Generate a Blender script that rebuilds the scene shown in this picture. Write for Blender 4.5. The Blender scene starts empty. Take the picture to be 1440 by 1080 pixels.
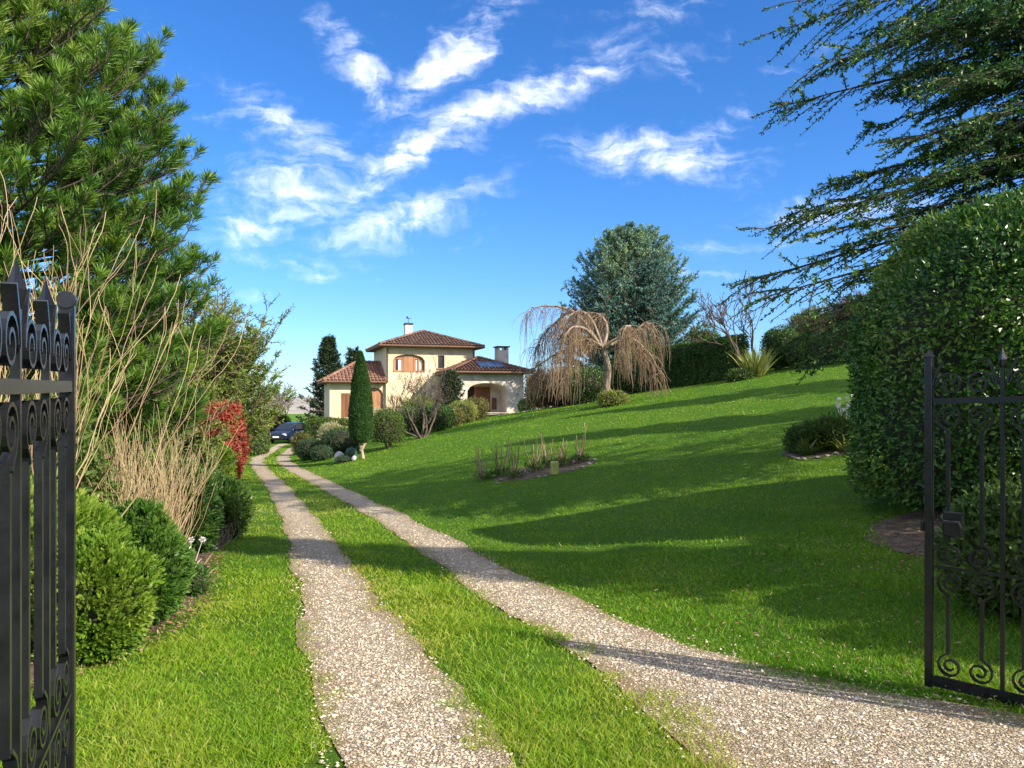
import bpy, math, random
import numpy as np
from mathutils import Vector

F, HZ, CAMZ = 1088.0, 563.0, 1.5          # focal length and horizon of the photograph (1440 px wide), eye height in metres
rng = np.random.default_rng(11)
random.seed(5)
SC = bpy.context.scene
COL = SC.collection
PI = math.pi
R = math.radians


# ------------------------------------------------------------------ helpers
def nrm(a):
    a = np.asarray(a, float)
    return a / np.maximum(np.linalg.norm(a, axis=-1, keepdims=True), 1e-9)


def sn(P, freq, seed=0, octs=3):
    """cheap smooth noise, about -1..1"""
    r = np.random.default_rng(1000 + seed)
    P = np.asarray(P, float)
    out = np.zeros(P.shape[:-1])
    amp, tot = 1.0, 0.0
    for o in range(octs):
        for k in range(3):
            w = nrm(r.normal(size=P.shape[-1])) * freq * (2 ** o) * r.uniform(.8, 1.3)
            out += amp * np.sin(P @ w + r.uniform(0, 6.28))
            tot += amp * .6
        amp *= .5
    return out / tot


class MB:
    """collects vertices and faces; build() links them as ONE mesh object"""
    def __init__(self):
        self.v, self.a, self.f, self.n = [], [], [], 0

    def add(self, V, Fc, a=0.5, mi=0):
        V = np.asarray(V, float).reshape(-1, 3)
        if len(V) == 0:
            return
        A = np.broadcast_to(np.asarray(a, float), (len(V),))
        if isinstance(Fc, np.ndarray):
            self.f.append((Fc + self.n, mi))
        else:
            for k in set(len(x) for x in Fc):
                self.f.append((np.array([x for x in Fc if len(x) == k]) + self.n, mi))
        self.v.append(V); self.a.append(A); self.n += len(V)

    def build(self, name, mats, parent=None, loc=None, rotz=0, smooth=False):
        if not isinstance(mats, (list, tuple)):
            mats = [mats]
        me = bpy.data.meshes.new(name)
        V = np.concatenate(self.v); A = np.concatenate(self.a)
        me.vertices.add(len(V)); me.vertices.foreach_set('co', V.astype(np.float32).ravel())
        cnt = np.concatenate([np.full(len(f), f.shape[1]) for f, _ in self.f])
        idx = np.concatenate([f.ravel() for f, _ in self.f])
        mi = np.concatenate([np.full(len(f), m) for f, m in self.f])
        me.loops.add(len(idx)); me.loops.foreach_set('vertex_index', idx.astype(np.int32))
        me.polygons.add(len(cnt))
        st = np.concatenate([[0], np.cumsum(cnt)[:-1]])
        me.polygons.foreach_set('loop_start', st.astype(np.int32))
        me.polygons.foreach_set('material_index', mi.astype(np.int32))
        me.polygons.foreach_set('use_smooth', np.full(len(cnt), bool(smooth)))
        at = me.attributes.new('rnd', 'FLOAT', 'POINT')
        at.data.foreach_set('value', A.astype(np.float32))
        me.update(calc_edges=True)
        for m in mats:
            me.materials.append(m)
        o = bpy.data.objects.new(name, me); COL.objects.link(o)
        if parent is not None:
            o.parent = parent
        if loc is not None:
            o.location = loc
        o.rotation_euler.z = rotz
        return o


def tag(o, label, cat=None, group=None, kind=None):
    o['label'] = label
    if cat: o['category'] = cat
    if group: o['group'] = group
    if kind: o['kind'] = kind
    return o


def thing(name, label, cat, loc, rotz=0, group=None):
    o = bpy.data.objects.new(name, None); COL.objects.link(o)
    o.empty_display_size = .2
    o.location = loc; o.rotation_euler.z = rotz
    return tag(o, label, cat, group)


def box(mb, c, s, a=.5, mi=0, rot=0, bev=0):
    x, y, z = s[0] / 2, s[1] / 2, s[2] / 2
    if bev > 0:
        b = min(bev, x * .9, y * .9, z * .9)
        V, Fc = [], []
        for sx in (-1, 1):
            for sy in (-1, 1):
                for sz in (-1, 1):
                    V += [(sx * x, sy * (y - b), sz * (z - b)), (sx * (x - b), sy * y, sz * (z - b)), (sx * (x - b), sy * (y - b), sz * z)]
        V = np.array(V)
        def ix(sx, sy, sz, k): return 3 * ((sx > 0) * 4 + (sy > 0) * 2 + (sz > 0)) + k
        for s_ in (-1, 1):
            Fc.append([ix(s_, -1, -1, 0), ix(s_, 1, -1, 0), ix(s_, 1, 1, 0), ix(s_, -1, 1, 0)][::s_])
            Fc.append([ix(-1, s_, -1, 1), ix(1, s_, -1, 1), ix(1, s_, 1, 1), ix(-1, s_, 1, 1)][::-s_])
            Fc.append([ix(-1, -1, s_, 2), ix(1, -1, s_, 2), ix(1, 1, s_, 2), ix(-1, 1, s_, 2)][::s_])
            for t in (-1, 1):
                Fc.append([ix(s_, t, -1, 0), ix(s_, t, 1, 0), ix(s_, t, 1, 1), ix(s_, t, -1, 1)])
                Fc.append([ix(s_, -1, t, 0), ix(s_, 1, t, 0), ix(s_, 1, t, 2), ix(s_, -1, t, 2)])
                Fc.append([ix(-1, s_, t, 1), ix(1, s_, t, 1), ix(1, s_, t, 2), ix(-1, s_, t, 2)])
                for q in (-1, 1):
                    Fc.append([ix(s_, t, q, 0), ix(s_, t, q, 1), ix(s_, t, q, 2)])
    else:
        V = np.array([(-x, -y, -z), (x, -y, -z), (x, y, -z), (-x, y, -z), (-x, -y, z), (x, -y, z), (x, y, z), (-x, y, z)])
        Fc = [[0, 3, 2, 1], [4, 5, 6, 7], [0, 1, 5, 4], [1, 2, 6, 5], [2, 3, 7, 6], [3, 0, 4, 7]]
    if rot:
        cs, si = math.cos(rot), math.sin(rot)
        V = np.c_[V[:, 0] * cs - V[:, 1] * si, V[:, 0] * si + V[:, 1] * cs, V[:, 2]]
    mb.add(V + np.array(c), Fc, a, mi)


def tubes(mb, paths, radii, sides=5, a=.5, mi=0):
    """many paths (n,m,3) with radii (n,m) or (m,) as tapered tubes"""
    P = np.asarray(paths, float)
    if P.ndim == 2: P = P[None]
    n, m, _ = P.shape
    if n == 0: return
    rad = np.broadcast_to(np.asarray(radii, float), (n, m))
    T = nrm(np.gradient(P, axis=1))
    main = nrm(P[:, -1] - P[:, 0] + 1e-6)
    ref = np.where(np.abs(main[:, 2:3]) > .85, np.array([[1., 0, 0]]), np.array([[0, 0, 1.]]))
    U = nrm(np.cross(T, ref[:, None, :])); W = np.cross(T, U)
    ang = np.arange(sides) * 2 * PI / sides
    V = P[:, :, None, :] + rad[:, :, None, None] * (np.cos(ang)[None, None, :, None] * U[:, :, None, :] + np.sin(ang)[None, None, :, None] * W[:, :, None, :])
    base = (np.arange(n) * m * sides)[:, None, None]
    i = np.arange(m - 1)[None, :, None] * sides; j = np.arange(sides)[None, None, :]; j2 = (j + 1) % sides
    Fq = np.stack([base + i + j, base + i + j2, base + i + sides + j2, base + i + sides + j], -1).reshape(-1, 4)
    aa = np.repeat(np.broadcast_to(np.asarray(a, float), (n,)), m * sides)
    mb.add(V.reshape(-1, 3), Fq, aa, mi)
    if sides > 3 and n < 60:
        for q in range(n):
            for e in (0, m - 1):
                mb.add(V[q, e], [list(range(sides))], float(np.asarray(aa)[0]), mi)


def ribbons(mb, paths, widths, a=.5, mi=0, side=None):
    P = np.asarray(paths, float); n, m, _ = P.shape
    T = nrm(np.gradient(P, axis=1))
    if side is None:
        side = nrm(np.cross(T, np.array([0, 0, 1.]) + rng.normal(size=(n, 1, 3)) * .25))
    Wd = np.broadcast_to(np.asarray(widths, float), (n, m))[..., None] / 2
    V = np.stack([P - side * Wd, P + side * Wd], 2)
    b = (np.arange(n) * m * 2)[:, None]; i = np.arange(m - 1)[None] * 2
    Fq = np.stack([b + i, b + i + 1, b + i + 3, b + i + 2], -1).reshape(-1, 4)
    mb.add(V.reshape(-1, 3), Fq, np.repeat(np.broadcast_to(np.asarray(a, float), (n,)), m * 2), mi)


def needles(mb, P, D, L, W, a, mi=0):
    n = len(P)
    if n == 0: return
    L = np.broadcast_to(L, (n,))[:, None]; W = np.broadcast_to(W, (n,))[:, None]
    S = nrm(np.cross(D, rng.normal(size=(n, 3)))) * W / 2
    V = np.stack([P - S * .7, P + S * .7, P + D * L * .6 + S, P + D * L], 1)
    V = np.stack([P - S * .6, P + D * L * .5 - S, P + D * L, P + D * L * .5 + S], 1)
    i = np.arange(n)[:, None] * 4
    mb.add(V.reshape(-1, 3), i + np.arange(4)[None], np.repeat(np.broadcast_to(a, (n,)), 4), mi)


def leaves(mb, P, D, N, L, W, a, mi=0, curl=.18):
    """pointed leaves along D lying roughly across N"""
    n = len(P)
    if n == 0: return
    L = np.broadcast_to(L, (n,))[:, None]; W = np.broadcast_to(W, (n,))[:, None]
    S = nrm(np.cross(D, N)); N2 = np.cross(S, D)
    mid = P + D * L * .5
    V = np.stack([P, mid + S * W / 2 + N2 * W * curl, P + D * L - N2 * L * .08, mid - S * W / 2 + N2 * W * curl], 1)
    i = np.arange(n)[:, None] * 4
    Ft = np.concatenate([i + np.array([[0, 1, 2]]), i + np.array([[0, 2, 3]])])
    mb.add(V.reshape(-1, 3), Ft, np.repeat(np.broadcast_to(a, (n,)), 4), mi)


def uniq(n):
    return nrm(rng.normal(size=(n, 3)))


# ------------------------------------------------------------------ materials
def newmat(name):
    m = bpy.data.materials.new(name); m.use_nodes = True
    nt = m.node_tree; nt.nodes.clear()
    out = nt.nodes.new('ShaderNodeOutputMaterial')
    return m, nt, out


def N(nt, typ, **kw):
    n = nt.nodes.new(typ)
    for k, v in kw.items():
        if k in n.inputs: n.inputs[k].default_value = v
        else: setattr(n, k, v)
    return n


def ramp(nt, cols, fac=None):
    r = nt.nodes.new('ShaderNodeValToRGB')
    el = r.color_ramp.elements
    while len(el) < len(cols): el.new(.5)
    for e, (p, c) in zip(el, cols):
        e.position = p; e.color = (*c, 1)
    if fac is not None: nt.links.new(fac, r.inputs[0])
    return r


def leafmat(name, cols, trans=.35, rough=.5, spec=.3):
    m, nt, out = newmat(name)
    at = N(nt, 'ShaderNodeAttribute', attribute_name='rnd')
    k = len(cols)
    rp = ramp(nt, [(i / (k - 1), c) for i, c in enumerate(cols)], at.outputs['Fac'])
    p = N(nt, 'ShaderNodeBsdfPrincipled', Roughness=rough)
    p.inputs['Specular IOR Level'].default_value = spec
    t = N(nt, 'ShaderNodeBsdfTranslucent')
    mx = N(nt, 'ShaderNodeMixShader'); mx.inputs[0].default_value = trans
    nt.links.new(rp.outputs[0], p.inputs['Base Color']); nt.links.new(rp.outputs[0], t.inputs[0])
    nt.links.new(p.outputs[0], mx.inputs[1]); nt.links.new(t.outputs[0], mx.inputs[2])
    nt.links.new(mx.outputs[0], out.inputs[0])
    return m


def plainmat(name, c1, c2=None, scale=6., rough=.7, bump=.0, bscale=30., metal=0., spec=.4, coord='Object', stretch=(1, 1, 1), detail=5.):
    m, nt, out = newmat(name)
    p = N(nt, 'ShaderNodeBsdfPrincipled', Roughness=rough, Metallic=metal)
    p.inputs['Specular IOR Level'].default_value = spec
    tc = N(nt, 'ShaderNodeTexCoord'); mp = N(nt, 'ShaderNodeMapping'); mp.inputs['Scale'].default_value = stretch
    nt.links.new(tc.outputs[coord], mp.inputs[0])
    if c2 is not None:
        no = N(nt, 'ShaderNodeTexNoise', Scale=scale, Detail=detail)
        nt.links.new(mp.outputs[0], no.inputs['Vector'])
        rp = ramp(nt, [(.35, c1), (.65, c2)], no.outputs[0])
        nt.links.new(rp.outputs[0], p.inputs['Base Color'])
    else:
        p.inputs['Base Color'].default_value = (*c1, 1)
    if bump:
        nb = N(nt, 'ShaderNodeTexNoise', Scale=bscale, Detail=6.)
        nt.links.new(mp.outputs[0], nb.inputs['Vector'])
        b = N(nt, 'ShaderNodeBump', Strength=bump, Distance=.02)
        nt.links.new(nb.outputs[0], b.inputs['Height']); nt.links.new(b.outputs[0], p.inputs['Normal'])
    nt.links.new(p.outputs[0], out.inputs[0])
    return m


M = {}
M['bark'] = plainmat('bark', (.10, .065, .04), (.22, .16, .11), 8, .9, .8, 25, stretch=(1, 1, .25))
M['bark_pale'] = plainmat('bark_pale', (.22, .16, .11), (.42, .33, .25), 7, .9, .6, 25, stretch=(1, 1, .3))
M['bark_grey'] = plainmat('bark_grey', (.085, .062, .048), (.17, .13, .10), 7, .9, .5, 25, stretch=(1, 1, .3))
M['bark_weep'] = plainmat('weeping_bark', (.15, .11, .08), (.30, .235, .17), 9, .9, .6, 25, stretch=(1, 1, .3))
M['bark_dark'] = plainmat('dark_bark', (.05, .038, .03), (.12, .09, .068), 7, .9, .5, 25)
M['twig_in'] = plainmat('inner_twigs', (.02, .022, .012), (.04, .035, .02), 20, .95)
M['iron'] = plainmat('black_iron', (.006, .0065, .008), (.012, .0125, .015), 14, .26, .05, 60, metal=.0, spec=.3)
M['iron'].node_tree.nodes['Principled BSDF'].inputs['Coat Weight'].default_value = .12; M['iron'].node_tree.nodes['Principled BSDF'].inputs['Coat Roughness'].default_value = .22
M['soil'] = plainmat('soil', (.045, .030, .019), (.12, .08, .05), 9, .95, 1., 30)
M['stone'] = plainmat('stone', (.11, .10, .085), (.26, .24, .20), 6, .9, .6, 14)
M['stone_white'] = plainmat('white_stone', (.34, .32, .31), (.52, .50, .48), 6, .85, .5, 14)
M['pine'] = leafmat('pine_needles', [(.026, .08, .014), (.07, .17, .02), (.155, .265, .03), (.26, .335, .06)], .32, .45, .35)
M['cedar'] = leafmat('cedar_needles', [(.016, .066, .018), (.04, .115, .024), (.09, .18, .03), (.22, .28, .06)], .22, .5, .3)
M['spruce'] = leafmat('blue_spruce_needles', [(.035, .105, .08), (.078, .18, .14), (.16, .285, .25), (.19, .28, .08)], .2, .55)
M['twig_dark'] = plainmat('dark_twigs', (.03, .028, .014), (.06, .045, .025), 9, .9)
M['fir'] = leafmat('fir_needles', [(.01, .03, .012), (.02, .05, .018), (.045, .085, .025)], .2, .55)
M['juniper'] = leafmat('juniper_foliage', [(.05, .11, .015), (.115, .19, .025), (.20, .27, .04), (.26, .25, .07)], .3, .5)
M['thuja_lime'] = leafmat('thuja_lime', [(.07, .15, .012), (.12, .22, .018), (.19, .28, .03), (.27, .33, .06)], .35, .5)
M['thuja_green'] = leafmat('thuja_green', [(.045, .12, .016), (.08, .17, .022), (.13, .22, .035)], .32, .5)
M['shrub_dark'] = leafmat('dark_shrub_leaves', [(.016, .055, .010), (.036, .095, .016), (.075, .145, .024), (.13, .19, .035)], .28, .45, .4)
M['shrub_mid'] = leafmat('mid_shrub_leaves', [(.04, .085, .014), (.075, .13, .02), (.12, .17, .03)], .3, .5)
M['shrub_olive'] = leafmat('olive_shrub_leaves', [(.08, .09, .025), (.14, .14, .04), (.22, .19, .07)], .3, .6)
M['shrub_brown'] = leafmat('brown_hedge_leaves', [(.08, .055, .025), (.13, .085, .04), (.20, .12, .06)], .25, .7)
M['shrub_yellow'] = leafmat('yellow_green_leaves', [(.13, .17, .03), (.22, .25, .05), (.34, .34, .10)], .35, .5)
M['shrub_pale'] = leafmat('pale_variegated_leaves', [(.22, .24, .10), (.40, .38, .2), (.55, .5, .36)], .3, .6)
M['red'] = leafmat('red_leaves', [(.16, .03, .022), (.31, .055, .04), (.42, .11, .055), (.24, .18, .045)], .35, .5)
M['cypress'] = leafmat('cypress_foliage', [(.02, .06, .012), (.032, .085, .016), (.055, .11, .022)], .2, .6)
M['laurel'] = leafmat('glossy_hedge_leaves', [(.016, .062, .009), (.04, .12, .014), (.085, .18, .022), (.20, .28, .045)], .28, .38, .45)
M['mound'] = leafmat('clipped_mound_leaves', [(.02, .055, .02), (.035, .08, .03), (.06, .11, .045)], .2, .6)
M['twig_straw'] = leafmat('straw_twigs', [(.22, .14, .08), (.36, .255, .15), (.49, .37, .235), (.28, .27, .09)], .0, .7, .2)
M['twig_tan'] = leafmat('tan_twigs', [(.16, .10, .06), (.26, .18, .11), (.36, .27, .18)], .0, .8, .2)
M['strand'] = leafmat('weeping_strands', [(.17, .112, .07), (.27, .188, .12), (.37, .275, .19)], .15, .8, .2)
M['strap'] = leafmat('strap_leaves', [(.10, .15, .03), (.22, .25, .06), (.40, .36, .14), (.55, .45, .28)], .3, .5)
M['flower_white'] = leafmat('white_flowers', [(.55, .52, .48), (.75, .73, .7), (.85, .82, .8)], .3, .7)
M['pink_dead'] = leafmat('bleached_leaf_base', [(.45, .25, .2), (.6, .42, .33), (.75, .62, .5)], .2, .7)
M['grass'] = leafmat('grass_blades', [(.055, .165, .006), (.115, .26, .010), (.20, .335, .018), (.34, .39, .04), (.45, .38, .14)], .44, .45, .25)


def ground_mat():
    m, nt, out = newmat('lawn_soil')
    p = N(nt, 'ShaderNodeBsdfPrincipled', Roughness=.95)
    p.inputs['Specular IOR Level'].default_value = .1
    g = N(nt, 'ShaderNodeNewGeometry')
    n1 = N(nt, 'ShaderNodeTexNoise', Scale=.35, Detail=6., Roughness=.65)
    n2 = N(nt, 'ShaderNodeTexNoise', Scale=14., Detail=8., Roughness=.75)
    n3 = N(nt, 'ShaderNodeTexNoise', Scale=90., Detail=3.)
    for n in (n1, n2, n3): nt.links.new(g.outputs['Position'], n.inputs['Vector'])
    r1 = ramp(nt, [(.3, (.05, .14, .008)), (.55, (.09, .20, .010)), (.75, (.15, .235, .02))], n1.outputs[0])
    r2 = ramp(nt, [(.3, (.03, .055, .01)), (.5, (.065, .14, .012)), (.72, (.13, .19, .03))], n2.outputs[0])
    mx = N(nt, 'ShaderNodeMix', data_type='RGBA'); mx.inputs[0].default_value = .55
    nt.links.new(r1.outputs[0], mx.inputs[6]); nt.links.new(r2.outputs[0], mx.inputs[7])
    nt.links.new(mx.outputs[2], p.inputs['Base Color'])
    ad = N(nt, 'ShaderNodeMath', operation='ADD')
    nt.links.new(n2.outputs[0], ad.inputs[0]); nt.links.new(n3.outputs[0], ad.inputs[1])
    b = N(nt, 'ShaderNodeBump', Strength=1., Distance=.05)
    nt.links.new(ad.outputs[0], b.inputs['Height']); nt.links.new(b.outputs[0], p.inputs['Normal'])
    nt.links.new(p.outputs[0], out.inputs[0])
    return m


def gravel_mat():
    m, nt, out = newmat('gravel')
    p = N(nt, 'ShaderNodeBsdfPrincipled', Roughness=.9)
    p.inputs['Specular IOR Level'].default_value = .2
    g = N(nt, 'ShaderNodeNewGeometry')
    nz = N(nt, 'ShaderNodeTexNoise', Scale=25., Detail=3.)
    nt.links.new(g.outputs['Position'], nz.inputs['Vector'])
    wv = N(nt, 'ShaderNodeVectorMath', operation='MULTIPLY_ADD')
    nt.links.new(nz.outputs['Color'], wv.inputs[0]); wv.inputs[1].default_value = (.03, .03, .03)
    nt.links.new(g.outputs['Position'], wv.inputs[2])
    v1 = N(nt, 'ShaderNodeTexVoronoi', Scale=50.); v2 = N(nt, 'ShaderNodeTexVoronoi', Scale=50.); v2.feature = 'DISTANCE_TO_EDGE'
    v3 = N(nt, 'ShaderNodeTexVoronoi', Scale=110.)
    for v in (v1, v2, v3): nt.links.new(wv.outputs[0], v.inputs['Vector'])
    n1 = N(nt, 'ShaderNodeTexNoise', Scale=1.3, Detail=6., Roughness=.7)
    nt.links.new(g.outputs['Position'], n1.inputs['Vector'])
    sep = N(nt, 'ShaderNodeSeparateColor'); nt.links.new(v1.outputs['Color'], sep.inputs[0])
    rs = ramp(nt, [(0, (.23, .175, .115)), (.4, (.44, .36, .255)), (.85, (.56, .475, .36)), (1, (.67, .61, .50))], sep.outputs[0])
    sep3 = N(nt, 'ShaderNodeSeparateColor'); nt.links.new(v3.outputs['Color'], sep3.inputs[0])
    rs3 = ramp(nt, [(0, (.17, .125, .08)), (1, (.40, .325, .24))], sep3.outputs[0])
    mx = N(nt, 'ShaderNodeMix', data_type='RGBA')
    re = ramp(nt, [(.02, (0, 0, 0)), (.07, (1, 1, 1))], v2.outputs['Distance'])
    nt.links.new(re.outputs[0], mx.inputs[0]); nt.links.new(rs3.outputs[0], mx.inputs[6]); nt.links.new(rs.outputs[0], mx.inputs[7])
    # brown soil mixed in towards the edges and in worn patches ("rnd" is 0 in the wheel line, 1 at the edge)
    at = N(nt, 'ShaderNodeAttribute', attribute_name='rnd')
    ad = N(nt, 'ShaderNodeMath', operation='MULTIPLY_ADD'); ad.inputs[1].default_value = 1.5; ad.inputs[2].default_value = -.66
    nt.links.new(n1.outputs[0], ad.inputs[0])
    ad2 = N(nt, 'ShaderNodeMath', operation='MULTIPLY_ADD'); ad2.inputs[1].default_value = .55
    nt.links.new(at.outputs['Fac'], ad2.inputs[0]); nt.links.new(ad.outputs[0], ad2.inputs[2])
    n4 = N(nt, 'ShaderNodeTexNoise', Scale=60., Detail=4.)
    nt.links.new(g.outputs['Position'], n4.inputs['Vector'])
    ad3 = N(nt, 'ShaderNodeMath', operation='ADD'); nt.links.new(ad2.outputs[0], ad3.inputs[0])
    ml = N(nt, 'ShaderNodeMath', operation='MULTIPLY_ADD'); ml.inputs[1].default_value = .9; ml.inputs[2].default_value = -.45
    nt.links.new(n4.outputs[0], ml.inputs[0]); nt.links.new(ml.outputs[0], ad3.inputs[1])
    rr = ramp(nt, [(.25, (0, 0, 0)), (.75, (1, 1, 1))], ad3.outputs[0])
    mx2 = N(nt, 'ShaderNodeMix', data_type='RGBA'); mx2.inputs[7].default_value = (.30, .21, .115, 1)
    nt.links.new(rr.outputs[0], mx2.inputs[0]); nt.links.new(mx.outputs[2], mx2.inputs[6])
    nt.links.new(mx2.outputs[2], p.inputs['Base Color'])
    b = N(nt, 'ShaderNodeBump', Strength=1., Distance=.014)
    r4 = ramp(nt, [(0, (0, 0, 0)), (.22, (1, 1, 1))], v2.outputs['Distance'])
    sm = N(nt, 'ShaderNodeMath', operation='ADD'); nt.links.new(r4.outputs[0], sm.inputs[0]); nt.links.new(n4.outputs[0], sm.inputs[1])
    nt.links.new(sm.outputs[0], b.inputs['Height']); nt.links.new(b.outputs[0], p.inputs['Normal'])
    nt.links.new(p.outputs[0], out.inputs[0])
    return m


# ------------------------------------------------------------------ terrain
KD = np.array([-40, 0, 3.157, 3.85, 5.2, 8, 10.8, 15.5, 19, 24, 33, 39, 43, 49, 52, 60, 70, 100, 160, 400, 1200, 3000.])
KZ = np.array([.15, .03, 0, -.03, -.144, -.375, -.585, -.865, -1.015, -1.18, -1.48, -1.62, -1.70, -1.78, -1.80, -1.80, -1.9, -2.6, -4.5, -9, -14, -14.])
LD = np.array([-3, 0, 2, 3.157, 3.85, 5.2, 8, 10.8, 15.5, 19, 24, 33, 39, 43, 49, 52, 60.])
LX = np.array([1.6, .72, .02, -.363, -.585, -1.0, -1.88, -2.74, -4.26, -5.5, -7.26, -10.68, -12.87, -14.07, -15.4, -16.1, -17.6])
RX = np.array([5.5, 3.9, 2.75, 1.92, 1.38, .68, -.2, -.98, -2.45, -3.75, -5.70, -9.25, -11.5, -12.75, -14.1, -14.8, -16.2])
_fy = np.concatenate([np.arange(-40, 200, .25), [260, 400, 700, 1200, 3000.]])
def _sm(xk, yk, w):
    v = np.interp(_fy, xk, yk)
    k = np.hanning(w); k /= k.sum()
    pad = np.concatenate([np.full(w, v[0]), v, np.full(w, v[-1])])
    s = np.convolve(pad, k, 'same')[w:-w]
    s[-12:] = v[-12:]
    return s
_zt, _lx, _rx = _sm(KD, KZ, 15), _sm(LD, LX, 13), _sm(LD, RX, 13)
def zt(y): return np.interp(y, _fy, _zt)
def lx(y): return np.interp(y, _fy, _lx)
def rx(y): return np.interp(y, _fy, _rx)
def lhw(y): return np.interp(y, [2, 3.2, 5, 9, 40], [.46, .43, .39, .37, .38])
def rhw(y): return np.interp(y, [1.5, 2.5, 3.2, 3.9, 4.5, 5.2, 8, 40], [1.8, 1.5, 1.16, .84, .55, .42, .37, .38])
BD = np.array([-5, 3.8, 4.7, 5.5, 6.5, 8, 11, 14.3, 19, 22.5, 33, 45, 60])
BX = np.array([-2.65, -2.55, -2.42, -2.42, -2.62, -3.1, -4.1, -5.1, -6.8, -7.9, -11.75, -15.6, -18.8])
def bedx(y): return np.interp(y, BD, BX)
SK = [-10, 3, 5, 8, 12, 20, 30, 40, 55, 62, 90, 200]
SV = [.02, .03, .07, .15, .17, .18, .2, .205, .165, .135, .08, .02]


def ground_fn(x, y):
    u = x - rx(y) - .7
    sp = .5 * np.log1p(np.exp(np.clip(u / .5, -30, 30)))
    sp = np.where(u > 14, u, sp)
    sp = 60 * np.tanh(sp / 60)
    z = zt(y) + np.interp(y, SK, SV) * sp
    lu = np.maximum(0, bedx(y) - x)
    z = z + .05 * 12 * np.tanh(lu / 12)
    away = np.clip((np.minimum(np.abs(x - lx(y)), np.abs(x - rx(y))) - .6) / 1.5, 0, 1) * np.clip((120 - np.abs(y)) / 60, 0, 1)
    P = np.stack([x, y], -1)
    z = z + away * (.045 * sn(P, .55, 3, 3) + .08 * sn(P, .22, 4, 1))
    return z


def spread(lo, hi, s0, g):
    a = [0.]
    s = s0
    while a[-1] < hi:
        a.append(a[-1] + s); s *= g
    b = [0.]; s = s0
    while b[-1] > lo:
        b.append(b[-1] - s); s *= g
    return np.array(sorted(set(b + a)))


GX = spread(-1600, 1600, .22, 1.035)
GY = np.concatenate([-spread(0, 60, .4, 1.2)[:0:-1], np.arange(0, 12, .2), 12 + spread(0, 2400, .2, 1.035)])
GXX, GYY = np.meshgrid(GX, GY)
GZ = ground_fn(GXX, GYY)


def gz(x, y):
    x = np.asarray(x, float); y = np.asarray(y, float)
    i = np.clip(np.searchsorted(GX, x) - 1, 0, len(GX) - 2); j = np.clip(np.searchsorted(GY, y) - 1, 0, len(GY) - 2)
    fx = (x - GX[i]) / (GX[i + 1] - GX[i]); fy = (y - GY[j]) / (GY[j + 1] - GY[j])
    return (GZ[j, i] * (1 - fx) + GZ[j, i + 1] * fx) * (1 - fy) + (GZ[j + 1, i] * (1 - fx) + GZ[j + 1, i + 1] * fx) * fy


def at(px, d, dz=0.):
    """ground point seen in pixel column px at distance d"""
    x = (px - 720) / F * d
    return (x, d, float(gz(x, d)) + dz)


def hz(py, d): return CAMZ - (py - HZ) / F * d


mb = MB()
nx, ny = len(GX), len(GY)
ii = (np.arange(ny - 1)[:, None] * nx + np.arange(nx - 1)[None]).ravel()
mb.add(np.stack([GXX, GYY, GZ], -1).reshape(-1, 3), np.stack([ii, ii + 1, ii + nx + 1, ii + nx], -1))
tag(mb.build('ground', ground_mat(), smooth=True), 'green lawn rising gently to the right of the drive', kind='structure')

M['gravel'] = gravel_mat()


def strip(name, cx, hw, y0, y1, mat, label, lift=.008, seed=1, jag=.07):
    ys = [y0]
    while ys[-1] < y1: ys.append(ys[-1] + max(.05, abs(ys[-1]) * .012))
    ys = np.array(ys); t = np.linspace(-1, 1, 13)
    c = cx(ys); w = hw(ys) * .95
    jl = jag * (sn(ys[:, None] * np.array([[1.]]), 1.6, seed) + .35 * sn(ys[:, None] * np.array([[1.]]), 6, seed + 1))
    jr = jag * (sn(ys[:, None] * np.array([[1.]]), 1.4, seed + 2) + .35 * sn(ys[:, None] * np.array([[1.]]), 6, seed + 3))
    W = np.where(t[None] < 0, -(w + jl)[:, None] * np.abs(t)[None], (w + jr)[:, None] * np.abs(t)[None])
    X = c[:, None] + W; Y = np.repeat(ys[:, None], 13, 1)
    Z = gz(X, Y) + lift
    m = MB(); n = len(ys)
    i = (np.arange(n - 1)[:, None] * 13 + np.arange(12)[None]).ravel()
    a = np.repeat((np.abs(t) ** 2)[None], n, 0)
    m.add(np.stack([X, Y, Z], -1).reshape(-1, 3), np.stack([i, i + 1, i + 14, i + 13], -1), a.ravel())
    return tag(m.build(name, mat, smooth=True), label, kind='structure')


strip('gravel_track', lx, lhw, -1.5, 58, M['gravel'], 'left pale gravel wheel track of the curving drive', seed=20)
strip('gravel_track', rx, rhw, -1.5, 58, M['gravel'], 'right pale gravel wheel track running to the open gate', seed=30)
strip('soil_bed', lambda y: bedx(y) - 1.5, lambda y: 1.5 + 0 * y, 1.0, 48, M['soil'], 'long brown soil bed under the shrubs left of the drive', .006, 40, .06)


def patch(name, cx, cy, rx_, ry_, label, mat, lift=.007, seed=0):
    n, k = 48, 7
    th = np.linspace(0, 2 * PI, n, endpoint=False)
    V = [[cx, cy]]
    rad = 1 + .1 * sn(np.stack([np.cos(th), np.sin(th)], -1), 3, seed)
    for r in np.linspace(0, 1, k)[1:]:
        V += list(np.stack([cx + rx_ * r * rad * np.cos(th), cy + ry_ * r * rad * np.sin(th)], -1))
    V = np.array(V); V = np.c_[V, gz(V[:, 0], V[:, 1]) + lift]
    Fc = [[0, 1 + j, 1 + (j + 1) % n] for j in range(n)]
    for q in range(k - 2):
        o = 1 + q * n
        Fc += [[o + j, o + n + j, o + n + (j + 1) % n, o + (j + 1) % n] for j in range(n)]
    m = MB(); m.add(V, Fc)
    return tag(m.build(name, mat, smooth=True), label, kind='structure')


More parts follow.
